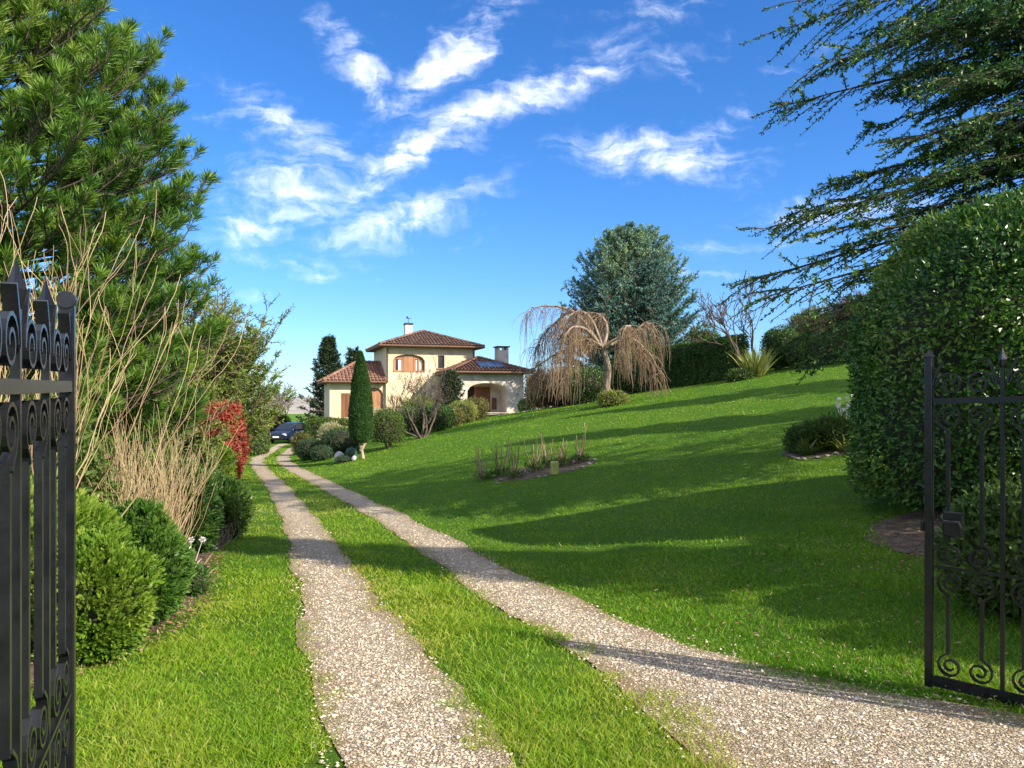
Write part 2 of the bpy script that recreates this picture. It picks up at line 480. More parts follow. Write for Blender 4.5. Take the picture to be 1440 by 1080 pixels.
BEDS = [(at(768, 20)[0], 20.0, 1.35, 1.1), (at(1172, 15.6)[0], 15.6, .95, 1.0), (4.9, 7.6, 1.35, 1.25), (at(765, 20)[0], 0, 0, 0)][:3]
patch('soil_bed', *BEDS[0], 'oval soil bed with dry stems in the middle of the lawn', M['soil'], seed=5)
patch('soil_bed', *BEDS[1], 'soil bed of spiky plants beside the big clipped hedge', M['soil'], seed=6)
patch('soil_bed', *BEDS[2], 'bare soil at the foot of the big clipped hedge', M['soil'], seed=7)


# ------------------------------------------------------------------ vegetation generators (all in local coordinates, base at z = 0)
def shell(n, rx_, ry_, h, p=2.0, lump=.08, lf=3., seed=0, zsquash=.93, bottom=.0, taper=0.):
    """points and normals on a lumpy superellipsoid standing on the ground, area weighted"""
    rz = h / (1 + zsquash)
    ar = np.array([ry_ * rz, ry_ * rz, rx_ * rz, rx_ * rz, rx_ * ry_, rx_ * ry_])
    f = rng.choice(6, n, p=ar / ar.sum())
    q = rng.uniform(-1, 1, (n, 3)); k = f // 2
    q[np.arange(n), k] = np.where(f % 2 == 0, 1, -1)
    q = q / (np.sum(np.abs(q) ** p, -1, keepdims=True) ** (1 / p))
    r3 = np.array([rx_, ry_, rz])
    nn = nrm(np.sign(q) * np.abs(q) ** (p - 1) / r3)
    P = q * r3
    ld = 1 + lump * sn(P, lf / max(.3, min(rx_, ry_, rz)) , seed, 3)
    P = P * ld[:, None]
    if taper: P[:, :2] *= (1 - taper * (P[:, 2:3] / rz))
    P[:, 2] += rz * zsquash
    ok = P[:, 2] > bottom
    return P[ok], nn[ok]


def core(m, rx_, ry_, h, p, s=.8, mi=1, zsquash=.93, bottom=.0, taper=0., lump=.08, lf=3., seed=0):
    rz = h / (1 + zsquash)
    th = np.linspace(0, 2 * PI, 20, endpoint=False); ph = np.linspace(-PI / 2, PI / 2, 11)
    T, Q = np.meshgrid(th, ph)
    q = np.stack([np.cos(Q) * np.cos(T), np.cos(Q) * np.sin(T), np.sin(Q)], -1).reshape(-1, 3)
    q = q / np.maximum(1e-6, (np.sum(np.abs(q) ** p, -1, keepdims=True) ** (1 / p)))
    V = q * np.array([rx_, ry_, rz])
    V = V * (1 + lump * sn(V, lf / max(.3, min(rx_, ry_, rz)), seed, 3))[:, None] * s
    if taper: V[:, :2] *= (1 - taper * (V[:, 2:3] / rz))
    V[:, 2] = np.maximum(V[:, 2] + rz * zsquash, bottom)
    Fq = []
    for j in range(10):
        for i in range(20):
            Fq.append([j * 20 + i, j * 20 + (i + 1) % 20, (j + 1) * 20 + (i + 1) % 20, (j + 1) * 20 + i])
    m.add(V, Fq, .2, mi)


def foliage(m, n, rx_, ry_, h, p=2.0, lump=.1, lf=3., L=.05, W=.025, seed=0, inset=.22, up=.25, outw=.6, bottom=.0, taper=0., clump=1.0, zsquash=.93, core_s=.8):
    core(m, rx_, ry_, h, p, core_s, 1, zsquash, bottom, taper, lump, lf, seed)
    P, nn = shell(n, rx_, ry_, h, p, lump, lf, seed, zsquash, bottom, taper)
    k = len(P)
    c = np.array([0, 0, h / 2])
    dep = rng.uniform(0, 1, k) ** 1.6 * inset
    P = P - nn * (dep * min(rx_, ry_, h / 2))[:, None]
    P += rng.normal(size=P.shape) * L * .35
    D = nrm(nn * outw + uniq(k) * .65 + np.array([0, 0, up]))
    a = np.clip(.45 + .28 * sn(P, 4 / max(.25, min(rx_, ry_)), seed + 5, 2) * clump + rng.normal(size=k) * .2, 0, 1)
    leaves(m, P, D, nrm(nn + uniq(k) * .5), L * rng.uniform(.7, 1.3, k), W * rng.uniform(.7, 1.3, k), a)


def sprays(m, n, rx_, ry_, h, L=.09, seed=0, lump=.1, lf=4., p=2., nw=.015, per=9, core_s=.82, bottom=0.):
    """thuja like foliage: little fern fans standing on the shell"""
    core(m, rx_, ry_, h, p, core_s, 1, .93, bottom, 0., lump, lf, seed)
    P, nn = shell(n, rx_, ry_, h, p, lump, lf, seed, bottom=bottom)
    k = len(P)
    P = P - nn * (rng.uniform(0, 1, k) ** 1.5 * .16 * min(rx_, ry_))[:, None]
    ax = nrm(nn * .75 + uniq(k) * .5 + np.array([0, 0, .45]))
    S = nrm(np.cross(ax, uniq(k)))
    base = np.clip(.42 + .25 * sn(P, 5 / min(rx_, ry_), seed + 5, 2) + rng.normal(size=k) * .16, 0, 1)
    Ls = L * rng.uniform(.7, 1.3, k)
    for i in range(per):
        t = i / (per - 1); sg = (-1) ** i
        B = P + ax * (Ls * t * .8)[:, None]
        D = nrm(ax * (.8 + .5 * t) + S * (sg * .75 * (1 - t * .75)) + uniq(k) * .15)
        needles(m, B, D, Ls * (.6 - .22 * t), nw, np.clip(base + .3 * t - .1, 0, 1))


def shrub(name, label, cat, px, d, w, h, n, mat, L=.06, W=.03, kind='leaf', ry=None, group=None, loc=None, stems=0, rotz=0, sink=.03, **kw):
    loc = loc or at(px, d, -sink)
    m = MB()
    rx_ = w / 2; ry_ = (ry or w) / 2
    if kind == 'leaf': foliage(m, n, rx_, ry_, h, L=L, W=W, seed=int(px + d * 7) % 997, **kw)
    else: sprays(m, n, rx_, ry_, h, L=L, seed=int(px + d * 7) % 997, **kw)
    if stems:
        root = thing(name, label, cat, loc, rotz, group)
        m.build('foliage', [M[mat], M['twig_in']], root)
        s = MB()
        pts = []
        for i in range(stems):
            a = i * 2.4 + .3; r0 = .1 * rx_; r1 = .45 * rx_
            b = np.array([r0 * math.cos(a), r0 * math.sin(a), -.05]); e = np.array([r1 * math.cos(a), r1 * math.sin(a), h * .5])
            pts.append([b, b * .6 + e * .4 + [0, 0, .05 * h], e])
        tubes(s, pts, np.array([.03, .026, .015]) * max(.6, h), 5)
        s.build('stem', M['bark_pale'], root, smooth=True)
        return root
    o = m.build(name, [M[mat], M['twig_in']], None, loc, rotz)
    return tag(o, label, cat, group)


def grow(out, p, d, L, r, lev, maxlev, spread_=.55, up=.15, wig=.18, kids=(2, 3), lenf=.72, radf=.62, side=True, rmin=.004, zmin=None):
    k = 6
    pts = [p]; dirs = [d]
    for i in range(k - 1):
        d = nrm(d + rng.normal(size=3) * wig + np.array([0, 0, up * .25]))
        pts.append(pts[-1] + d * L / (k - 1)); dirs.append(d)
    rad = np.linspace(r, max(rmin, r * (radf if lev < maxlev else .35)), k)
    out.append((np.array(pts), rad, lev))
    if lev >= maxlev: return
    nk = rng.integers(kids[0], kids[1] + 1)
    for j in range(nk):
        if j == 0: s = k - 1
        else: s = rng.integers(2, k) if side else k - 1
        e = uniq(1)[0]
        nd = nrm(dirs[s] + e * spread_ * (1 if j else .5) + np.array([0, 0, up]))
        grow(out, pts[s], nd, L * lenf * rng.uniform(.75, 1.2), max(rmin, rad[s] * radf * (1.1 if j == 0 else .8)), lev + 1, maxlev, spread_, up, wig, kids, lenf, radf, side, rmin)


def put_paths(m, out, levels=None, a=None, sides=None):
    for lev in sorted(set(o[2] for o in out)):
        sel = [o for o in out if o[2] == lev]
        P = np.stack([o[0] for o in sel]); r = np.stack([o[1] for o in sel])
        tubes(m, P, r, sides or (6 if lev < 2 else (4 if lev < 4 else 3)), rng.uniform(0, 1, len(P)) if a is None else a)


def bare_tree(name, label, cat, loc, trunks, maxlev, mat, twigmat, L0, r0, group=None, rmin=.004, split=2, **kw):
    root = thing(name, label, cat, loc, 0, group)
    out = []
    for (dx, dy, dz, f) in trunks:
        grow(out, np.array([dx * .05, dy * .05, -.05]), nrm(np.array([dx, dy, dz])), L0 * f, r0 * f, 0, maxlev, rmin=rmin, **kw)
    m = MB(); put_paths(m, [o for o in out if o[2] < split]); m.build('trunk', M[mat], root, smooth=True)
    m = MB(); put_paths(m, [o for o in out if o[2] >= split]); m.build('crown', M[twigmat], root, smooth=True)
    return root


def stem_bush(name, label, loc, nst, h, sprd, mat, lev=2, r=.007, group=None, tilt=.5, base=.12, kids=(1, 3), lean=(0, 0)):
    out = []
    for i in range(nst):
        a = rng.uniform(0, 2 * PI); q = math.sqrt(rng.uniform(0, 1))
        b = np.array([math.cos(a) * base * q, math.sin(a) * base * q, -.04])
        d = nrm(np.array([math.cos(a) * tilt * q + lean[0], math.sin(a) * tilt * q + lean[1], 1.]))
        grow(out, b, d, h * rng.uniform(.4, .62), r * rng.uniform(.8, 1.3), 0, lev, sprd, .25, .10, kids, .6, .68, True, r * .3)
    m = MB(); put_paths(m, out, sides=4)
    return tag(m.build(name, M[mat], None, loc, smooth=True), label, 'shrub', group)


def conifer(loc, name, label, cat, H, rad, nb, mat, z0=.3, ang0=-.1, ang1=.7, twigs=12, nper=14, nl=.12, nw=.03, droop=.0, tipup=.25, trunk_r=.16, barkm='bark', flat=.35, twlen=.38, group=None, az=None, cmin=0., rag=.18, tw_ang=.85, limbs=None, tint=None, brk=.016, twm='bark'):
    root = thing(name, label, cat, loc, 0, group)
    tr = MB()
    zz = np.linspace(-.1, H, 10)
    tubes(tr, np.stack([.03 * np.sin(zz), .03 * np.cos(zz * 1.3), zz], -1), np.linspace(trunk_r, .015, 10), 8)
    BP = []
    if limbs is None: limbs = []
    for i in range(nb):
        t = (i + rng.uniform(0, 1)) / nb
        z = z0 + (H - z0) * (1 - (1 - t) ** 1.0) * .985
        L = rad(z) * rng.uniform(1 - rag, 1 + rag * .6)
        a = i * 2.39996 + rng.normal() * .2 if az is None else rng.uniform(*az)
        el = ang0 + (ang1 - ang0) * (z / H) + rng.normal() * .08
        BP.append((z, L, a, el))
    k = 9; s = np.linspace(0, 1, k)
    paths = []
    for (z, L, a, el) in BP:
        h = np.array([math.cos(a), math.sin(a), 0])
        zc = z + L * (math.tan(el) * s - droop * s ** 2 + tipup * s ** 3)
        paths.append(h[None] * (L * s)[:, None] + np.c_[0 * s, 0 * s, zc])
    paths += [np.asarray(l, float) for l in limbs]
    Pth = np.stack(paths); n = len(Pth)
    Ln = np.linalg.norm(Pth[:, -1] - Pth[:, 0], axis=-1)
    tubes(tr, Pth, (np.linspace(1, .12, k)[None] * np.clip(Ln * brk, .012, .09)[:, None]), 4)
    tr.build('trunk', M[barkm], root, smooth=True)
    cr = MB()
    # twigs along every branch, both sides and a few on top, all at once
    u = rng.uniform(cmin, 1, (n, twigs)) ** .8
    u[:, 0] = 1.0
    idx = u * (k - 1); i0 = np.minimum(idx.astype(int), k - 2); fr = (idx - i0)[..., None]
    ar = np.arange(n)[:, None]
    B = Pth[ar, i0] * (1 - fr) + Pth[ar, i0 + 1] * fr
    T = nrm(Pth[ar, i0 + 1] - Pth[ar, i0])
    up = np.array([0, 0, 1.])
    S = nrm(np.cross(T, up))
    sg = rng.choice([-1, 1], (n, twigs, 1)) * rng.uniform(.55, 1.15, (n, twigs, 1)); sg[:, 0] = 0
    D = nrm(T * tw_ang + S * sg + up * (rng.normal(size=(n, twigs, 1)) * flat) + rng.normal(size=(n, twigs, 3)) * .12)
    tl = twlen * Ln[:, None] * (1 - .72 * u) * rng.uniform(.6, 1.25, (n, twigs))
    tl = np.minimum(np.maximum(tl, nl * 1.5), twlen * 3.2)
    B = B.reshape(-1, 3); D = D.reshape(-1, 3); tl = tl.ravel(); Tt = T.reshape(-1, 3)
    E = B + D * tl[:, None] + np.array([0, 0, -1.]) * (droop * .5 * tl)[:, None]
    tubes(cr, np.stack([B, (B + E) / 2 + up * .02, E], 1), np.array([.009, .007, .004]) * max(1, nw / .02), 3, .3, 1)
    q = rng.uniform(.05, 1.03, (len(B), nper)); q[:, 0] = 1
    P = B[:, None] + (E - B)[:, None] * q[..., None]
    ax = nrm(E - B)[:, None]
    ND = nrm(ax * .75 + uniq(len(B) * nper).reshape(len(B), nper, 3) * .85 + up * .1)
    base = rng.normal(size=(len(B), 1)) * .14 + rng.normal(size=(len(B), nper)) * .12
    a = np.clip(.4 + base + .18 * (q - .5) + (0 if tint is None else tint(P)), 0, 1)
    needles(cr, P.reshape(-1, 3), ND.reshape(-1, 3), nl * rng.uniform(.7, 1.25, a.size), nw, a.ravel())
    cr.build('crown', [M[mat], M[twm]], root)
    return root


def tuft(name, label, cat, loc, n, L, w, mat, tilt=.7, arch=.8, group=None, base=.05, flowers=0, fl_h=.4, curve_r=None):
    """strap leaves arching out of one base"""
    az = rng.uniform(0, 2 * PI, n); s = np.linspace(0, 1, 7)
    el = rng.uniform(.15, 1, n) * tilt
    Ls = L * rng.uniform(.55, 1.1, n)
    th = el[:, None] + arch * s[None] ** 1.5 * rng.uniform(.5, 1.3, (n, 1))
    dr = np.cumsum(np.sin(th), 1) / 7 * Ls[:, None]; dz = np.cumsum(np.cos(th), 1) / 7 * Ls[:, None]
    b = base * np.sqrt(rng.uniform(0, 1, n))[:, None]
    P = np.stack([np.cos(az)[:, None] * (dr + b), np.sin(az)[:, None] * (dr + b), dz - .03], -1)
    m = MB(); ribbons(m, P, w * np.array([.7, 1, 1, .9, .7, .4, .06]), rng.uniform(0, 1, n))
    o = m.build(name, M[mat], None, loc) if not flowers else None
    if flowers:
        o = thing(name, label, cat, loc, 0, group)
        m.build('leaves', M[mat], o)
        for i in range(flowers):
            f = MB(); a = rng.uniform(0, 6.28); q = rng.uniform(.02, .12)
            top = np.array([math.cos(a) * q * 2, math.sin(a) * q * 2, fl_h * rng.uniform(.8, 1.15)])
            tubes(f, [[[0, 0, 0], top * .5 + [0, 0, .02], top]], [.005, .004, .003], 4, .2)
            k = 40
            D = uniq(k); leaves(f, top + D * .012, D, uniq(k), .03, .016, rng.uniform(0, 1, k))
            f.build('flower', M['flower_white'], o)
    return tag(o, label, cat, group)


# ------------------------------------------------------------------ the great pine on the left
def make_pine():
    loc = (-6.75, 8.9, float(gz(-6.75, 8.9)))
    root = thing('pine_tree', 'tall dense long-needled pine filling the upper left corner', 'tree', loc)
    H = 11.
    tr = MB(); z = np.linspace(-.1, H, 12)
    tubes(tr, np.stack([.08 * np.sin(z * .7), .06 * np.cos(z), z], -1), np.linspace(.26, .03, 12), 9)
    reach = lambda z: np.interp(z, [.3, 1.2, 2.6, 3.6, 4.4, 5.1, 5.9, 6.8, 8.5, 10, 11], [2.3, 2.9, 3.15, 3.0, 2.85, 2.3, 1.8, 1.5, 1.2, .8, .3])
    nb = 580; k = 8; s = np.linspace(0, 1, k)
    paths = []; shoots_b, shoots_d, shoots_l = [], [], []
    for i in range(nb):
        t = (i + .5) / nb; zb = .35 + (H - .6) * t ** 1.3
        a = i * 2.39996 if i % 4 == 0 else rng.uniform(-2.3, 1.2)
        L = reach(zb) * (rng.uniform(.86, 1.04) if i % 2 else rng.uniform(.55, .95))
        el = .05 + .30 * t + rng.normal() * .07
        h = np.array([math.cos(a), math.sin(a), 0]); sdv = np.array([-h[1], h[0], 0])
        wob = rng.normal() * .14
        P = h[None] * (L * s)[:, None] + sdv[None] * (wob * L * s ** 2)[:, None] + np.c_[0 * s, 0 * s, zb + L * (math.tan(el) * s - .10 * s + .22 * s ** 3)]
        paths.append(P)
        ns = int(5 + L * 4.2)
        for j in range(ns):
            u = rng.uniform(.3, 1.) ** .75 if j else 1.
            q = min(int(u * (k - 1)), k - 2); f = u * (k - 1) - q
            b = P[q] * (1 - f) + P[q + 1] * f; T = nrm(P[q + 1] - P[q])
            sg = rng.choice([-1, 1]) * rng.uniform(.3, 1.) if j else 0
            d = nrm(T + sdv * sg + np.array([0, 0, rng.uniform(.15, 1.)]))
            shoots_b.append(b); shoots_d.append(d); shoots_l.append((.2 + .5 * (1 - u)) * rng.uniform(.6, 1.2) * min(1, L / 2))
    tubes(tr, np.stack(paths), np.linspace(.03, .007, k), 4)
    B, D, Ls = np.array(shoots_b), nrm(np.array(shoots_d)), np.array(shoots_l)
    bend = np.array([0, 0, 1.]) * (.22 * Ls)[:, None]
    tubes(tr, np.stack([B, B + D * Ls[:, None] * .5 + bend * .25, B + D * Ls[:, None] + bend], 1), np.array([.010, .008, .005]), 3)
    tr.build('trunk', M['bark_dark'], root, smooth=True)
    cr = MB(); n = len(B)
    for uu, per in ((1., 52), (.6, 20)):
        P = B + D * (Ls * uu)[:, None] + bend * uu ** 2
        ax = nrm(D + bend / np.maximum(Ls, .01)[:, None] * 2 * uu)
        rep = np.repeat(np.arange(n), per); k2 = len(rep)
        sp = rng.uniform(.25, 1.45 if uu == 1 else 1.7, (k2, 1))
        nd = nrm(ax[rep] + nrm(np.cross(ax[rep], uniq(k2))) * sp)
        sh = rng.normal(size=n) * .15 + .16 * sn(B, 1.3, 9, 2)
        a = np.clip(.40 + sh[rep] + rng.normal(size=k2) * .13 + (.05 if uu == 1 else -.05), 0, 1)
        needles(cr, P[rep] + ax[rep] * rng.uniform(-.05, .03, (k2, 1)), nd, .145 * rng.uniform(.75, 1.2, k2), .0105, a)
    # buds and pale shoot tips
    cr.build('crown', [M['pine']], root)
    return root


make_pine()

# ------------------------------------------------------------------ the great cedar on the right
def make_cedar():
    bx, by = 10.4, 13.2
    base = np.array([bx, by, float(gz(bx, by))])
    k = 9; s = np.linspace(0, 1, k)
    def limb(px, py, d, zb, sag=.16):
        tip = np.array([(px - 720) / F * d, d, hz(py, d)]) - base
        b = np.array([0, 0, zb - base[2]])
        P = b[None] * (1 - s)[:, None] + tip[None] * s[:, None]
        P[:, 2] += sag * np.sin(PI * s) * 1.0
        P[:, :2] += .12 * np.stack([np.sin(3 * s + px), np.cos(3 * s + py)], -1) * s[:, None] * (1 - s[:, None]) * 3
        return P
    tips = [(1102, 40, 12.6, 8.9), (1130, 0, 13.4, 9.3), (1150, 92, 12.0, 8.3), (1100, 150, 12.4, 7.6), (1200, 70, 11.2, 8.0), (1270, 200, 11.6, 6.6),
            (1165, 262, 12.8, 6.2), (1215, 285, 11.6, 5.6), (1225, 180, 13.6, 7.2), (1072, 322, 12.6, 5.6), (1115, 300, 13.6, 5.8), (1066, 392, 12.4, 4.9),
            (1085, 415, 11.8, 4.5), (1150, 440, 11.6, 4.2), (1132, 470, 12.8, 4.3), (1140, 512, 13.2, 3.6), (1205, 505, 12.0, 3.4), (1290, 30, 10.9, 7.8),
            (1330, 110, 10.6, 7.0), (1300, 250, 10.9, 5.8), (1350, 0, 12, 9.5), (1250, -60, 13, 10.2), (1190, -120, 13.4, 11), (1400, 160, 10.4, 6.4), (1320, 330, 11.0, 4.8),
            (1240, 120, 12.6, 7.8), (1180, 10, 12.2, 9.0), (1230, 40, 13.0, 8.8), (1310, 150, 12.4, 7.2), (1260, 235, 12.6, 6.6), (1290, 300, 12.8, 5.6), (1180, 350, 12.6, 5.3), (1200, 395, 12.9, 4.9),
            (1370, 60, 12.8, 8.2), (1400, 240, 12.5, 6.0), (1360, 210, 11.6, 6.4), (1150, 330, 11.9, 5.2), (1225, 455, 13.1, 4.2), (1170, 490, 12.4, 3.8), (1420, 30, 11.4, 8.4)]
    for i in range(24):
        d = rng.uniform(11.0, 14.2); px_ = rng.uniform(1220, 1430); py_ = ((-90, -.1), (40, -.1), (150, -.22), (268, -.2), (335, -.12), (400, -.1))[i % 6]; py_ = py_[0] + py_[1] * (px_ - 1100) + rng.normal() * 14
        tips.append((px_, py_, d, hz(py_, d) + rng.uniform(.1, .5)))
    limbs = [limb(*t) for t in tips]
    o = conifer(tuple(base), 'cedar_tree', 'huge dark cedar with layered feathery boughs reaching in from the right', 'tree', 14.5,
                lambda z: np.interp(z, [1, 4, 9, 14.5], [3.5, 5.2, 4.5, .4]), 44, 'cedar', z0=3.2, ang0=.08, ang1=.3, twigs=56, nper=38,
                nl=.07, nw=.027, barkm='twig_dark', droop=.28, tipup=.02, trunk_r=.42, flat=.16, twlen=.36, limbs=limbs, rag=.25, az=(-2.2, 2.0), tw_ang=.62, brk=.008, twm='twig_dark',
                tint=lambda P: .18 * sn(P, 1.1, 21, 2))
    return o


make_cedar()

# ------------------------------------------------------------------ clipped hedge block on the right, low shrub behind the gate
m = MB()
foliage(m, 96000, 2.5, 1.5, 3.5, p=3.0, lump=.03, lf=6, L=.068, W=.036, inset=.12, up=.1, outw=.6, seed=3, taper=.05, core_s=.88, zsquash=.58, clump=1.3)
P, nn = shell(5000, 2.52, 1.52, 3.52, 3., .03, 6, 3, zsquash=.58, taper=.05)
D = nrm(nn + uniq(len(P)) * .5 + [0, 0, .5]); k = rng.uniform(0, 1, len(P)) < .16 * (sn(P, 3., 77, 2) > .1)
leaves(m, P[k] + D[k] * .02, D[k], uniq(k.sum()), .085, .032, .9)
tag(m.build('clipped_hedge', [M['laurel'], M['twig_in']], None, (6.62, 9.0, float(gz(6.6, 9)) - .2), R(6)), 'massive dark clipped evergreen hedge with rounded top behind the right gate', 'hedge')
shrub('shrub', 'low leafy green shrub seen through the bars of the right gate', 'shrub', 1452, 5.3, 1.12, .92, 8000, 'shrub_mid', L=.06, W=.03, lump=.16)

shrub('shrub', 'unseen green shrub added between the boundary hedge and the big hedge to shade the lawn', 'shrub', 0, 5.6, 2.2, 2.7, 7000, 'shrub_mid', L=.08, W=.04, lump=.14, loc=(5.9, 5.6, float(gz(5.9, 5.6)) - .03))  # out of frame, added to cast shade on the near right lawn

# ------------------------------------------------------------------ left border, near to far
TH = 'small rounded shrubs along the left border'
shrub('thuja_shrub', 'bright lime green feathery shrub nearest the left gate edge', 'shrub', 134, 4.75, .58, .74, 4600, 'thuja_lime', kind='spray', L=.062, lump=.24, lf=5., per=9)
shrub('thuja_shrub', 'rounded fresh green feathery shrub just behind the lime one', 'shrub', 192, 5.9, .70, .86, 4600, 'thuja_green', kind='spray', L=.066, lump=.19)
shrub('thuja_shrub', 'yellow green feathery shrub seen between the left gate bars', 'shrub', 42, 5.0, 1.0, 1.0, 3600, 'thuja_lime', kind='spray', L=.10, lump=.16)
shrub('shrub', 'tall leafy green shrub seen between the upper bars of the left gate', 'shrub', 20, 6.3, 1.4, 1.75, 9000, 'shrub_mid', L=.07, W=.035, lump=.16)
stem_bush('bare_shrub', 'tall bare shrub of pale branching stems rising behind the left gate top', at(22, 5.6), 48, 2.5, .40, 'twig_straw', 3, .0075, tilt=.34, base=.2)
stem_bush('bare_shrub', 'dense clump of bare straw coloured stems behind the round green shrubs', at(182, 7.0), 190, 1.46, .32, 'twig_straw', 2, .005, tilt=.42, base=.26, lean=(.02, 0))
shrub('shrub', 'small yellowish shrub at the foot of the straw coloured stems', 'shrub', 128, 6.3, .5, .75, 2200, 'shrub_yellow', L=.07, W=.03)
shrub('thuja_shrub', 'dark green irregular shrub right of the straw coloured stems', 'shrub', 254, 10.6, .92, 1.22, 2800, 'shrub_dark', kind='spray', L=.12, lump=.2, nw=.02)
shrub('thuja_shrub', 'dark rounded shrub beside the lawn above the twiggy pale plant', 'shrub', 301, 12.6, 1.02, .98, 2800, 'shrub_dark', kind='spray', L=.11, lump=.12, nw=.02)
shrub('thuja_shrub', 'dark green shrub standing behind the two dark shrubs', 'shrub', 262, 14.5, .9, 1.75, 2600, 'shrub_dark', kind='spray', L=.13, lump=.18, nw=.024)
shrub('thuja_shrub', 'lime green loose shrub left of the drive between dark shrubs and red shrub', 'shrub', 298, 19, .9, 1.45, 2600, 'thuja_lime', kind='spray', L=.13, lump=.16, nw=.026)
shrub('shrub', 'very small dark ball shrub in front of the lime loose shrub', 'shrub', 271, 17, .42, .95, 900, 'shrub_dark', L=.07, W=.04)
shrub('shrub', 'tiny olive ball shrub right below the lime loose shrub', 'shrub', 316, 20.5, .42, .8, 900, 'shrub_olive', L=.07, W=.04)
shrub('red_shrub', 'bright red leaved shrub beside the left edge of the drive', 'shrub', 312, 28, 1.6, 2.85, 6000, 'red', L=.14, W=.07, lump=.22, lf=4.)
shrub('red_shrub', 'second orange red shrub low in front of the bright red one', 'shrub', 322, 27, .9, 1.25, 2200, 'red', L=.12, W=.06, lump=.2)
shrub('shrub', 'small green ball shrub on the grass edge by the red shrub', 'shrub', 328, 36, .85, 1.3, 1800, 'thuja_green', L=.1, W=.06)
shrub('hedge', 'green rounded hedge along the far left edge of the drive', 'hedge', 356, 46, 1.3, 1.6, 2600, 'shrub_mid', L=.13, W=.08, p=3., lump=.06, ry=3.2)
shrub('hedge', 'rusty brown end of hedge beside the far left green hedge', 'hedge', 370, 48.5, .5, 1.5, 1400, 'shrub_brown', L=.12, W=.08, p=3., ry=1.2)
shrub('hedge', 'dull olive brown rounded hedge left of the parked car', 'hedge', 371, 66, 2.1, 2.3, 3000, 'shrub_brown', L=.16, W=.1, p=2.6)
shrub('hedge', 'green domed clipped shrub right behind the parked car', 'hedge', 391, 68, 1.9, 2.15, 3000, 'shrub_mid', L=.16, W=.1, p=2.4)
shrub('shrub', 'brownish twiggy shrub left of the olive brown hedge', 'shrub', 352, 60, 2.2, 2.3, 2600, 'shrub_brown', L=.2, W=.05)

def jrad(z): return np.interp(z, [0, .6, 2, 3.4], [1.5, 1.6, 1.3, .25])
conifer(at(205, 13.5), 'juniper_tree', 'bushy olive green conifer below the pine with ragged outline', 'tree', 3.3, lambda z: np.interp(z, [0, .8, 2.2, 3.4], [1.25, 1.35, 1.0, .25]), 90, 'juniper', z0=.15, ang0=.2, ang1=1.0, twigs=26, nper=15, nl=.085, nw=.02, tipup=.2, twlen=.42, trunk_r=.1, flat=.45)
conifer(at(306, 35), 'juniper_tree', 'feathery conifer with upright leaning sprays above the red shrub', 'tree', 4.3, lambda z: np.interp(z, [0, 1.4, 3.2, 4.3], [2.1, 2.7, 2.5, 1.2]), 130, 'juniper', z0=.3, ang0=.35, ang1=1.0, twigs=26, nper=16, nl=.17, nw=.045, tipup=.28, twlen=.4, trunk_r=.14, flat=.4, rag=.4)
shrub('shrub', 'reddish olive shrub filling the gap under the leaning conifer', 'shrub', 235, 33, 4.2, 3.8, 8000, 'shrub_olive', L=.17, W=.06, lump=.2)
# small plants along the border
tuft('spiky_plant', 'bleached strap leaved plant with pinkish base beside the round green shrub', 'plant', at(268, 7.6), 34, .42, .035, 'strap', tilt=1.2, arch=.5)
tuft('spiky_plant', 'dead pinkish cream leaf rosette inside the strap leaved plant', 'plant', at(262, 7.75, .12), 22, .2, .04, 'pink_dead', tilt=1.1, arch=.5)
tuft('flowering_plant', 'silvery seedling with pale flower heads on a bare stem', 'plant', at(268, 8.3), 8, .2, .02, 'strap', flowers=5, fl_h=.42)
shrub('shrub', 'small dark low shrub under the bleached strap leaves', 'shrub', 266, 7.2, .34, .3, 1200, 'shrub_dark', L=.04, W=.02)
tuft('flowering_plant', 'pale drooping white leaved plant at the lawn edge by the dark rounded shrub', 'plant', at(334, 15.6), 16, .6, .05, 'flower_white', tilt=.9, arch=1.6, flowers=3, fl_h=.55)
stem_bush('twiggy_plant', 'low twiggy plant with whitish specks at the foot of the dark rounded shrub', at(306, 11.6), 40, .38, .6, 'twig_tan', 2, .006, tilt=1., base=.16)

# ------------------------------------------------------------------ behind: bare far trees, fir
FT = 'bare trees on the skyline beyond the car'
for i, (px, d, hgt, lab) in enumerate([(362, 105, 9.5, 'bare branching tree on the skyline above the brown hedge'), (405, 120, 9.0, 'slender bare tree on the skyline right above the parked car'), (436, 128, 10.5, 'bare tree on the skyline just left of the dark fir'), (383, 140, 9.5, 'farther thin bare tree between the two skyline trees')]):
    bare_tree('bare_tree', lab, 'tree', at(px, d), [(0, 0, 1, 1)], 5, 'bark_grey', 'bark_grey', hgt * .3, .2, FT, rmin=.03, spread_=.75, up=.12, kids=(2, 4), lenf=.74)
conifer(at(462, 76), 'fir_tree', 'dark pointed fir rising behind the left wing of the house', 'tree', 9.6, lambda z: np.interp(z, [0, 1.5, 9.6], [2.7, 2.7, .15]), 130, 'fir', z0=.4, ang0=-.15, ang1=.5, twigs=16, nper=12, nl=.26, nw=.08, tipup=.2, twlen=.34, flat=.25, rag=.3)
conifer(at(498, 84), 'fir_tree', 'fainter broad fir top behind the roof of the left wing', 'tree', 9.0, lambda z: np.interp(z, [0, 1.5, 9.0], [2.4, 2.6, .3]), 90, 'fir', z0=.4, ang0=-.05, ang1=.6, twigs=14, nper=10, nl=.26, nw=.09, tipup=.2, twlen=.34, rag=.35)

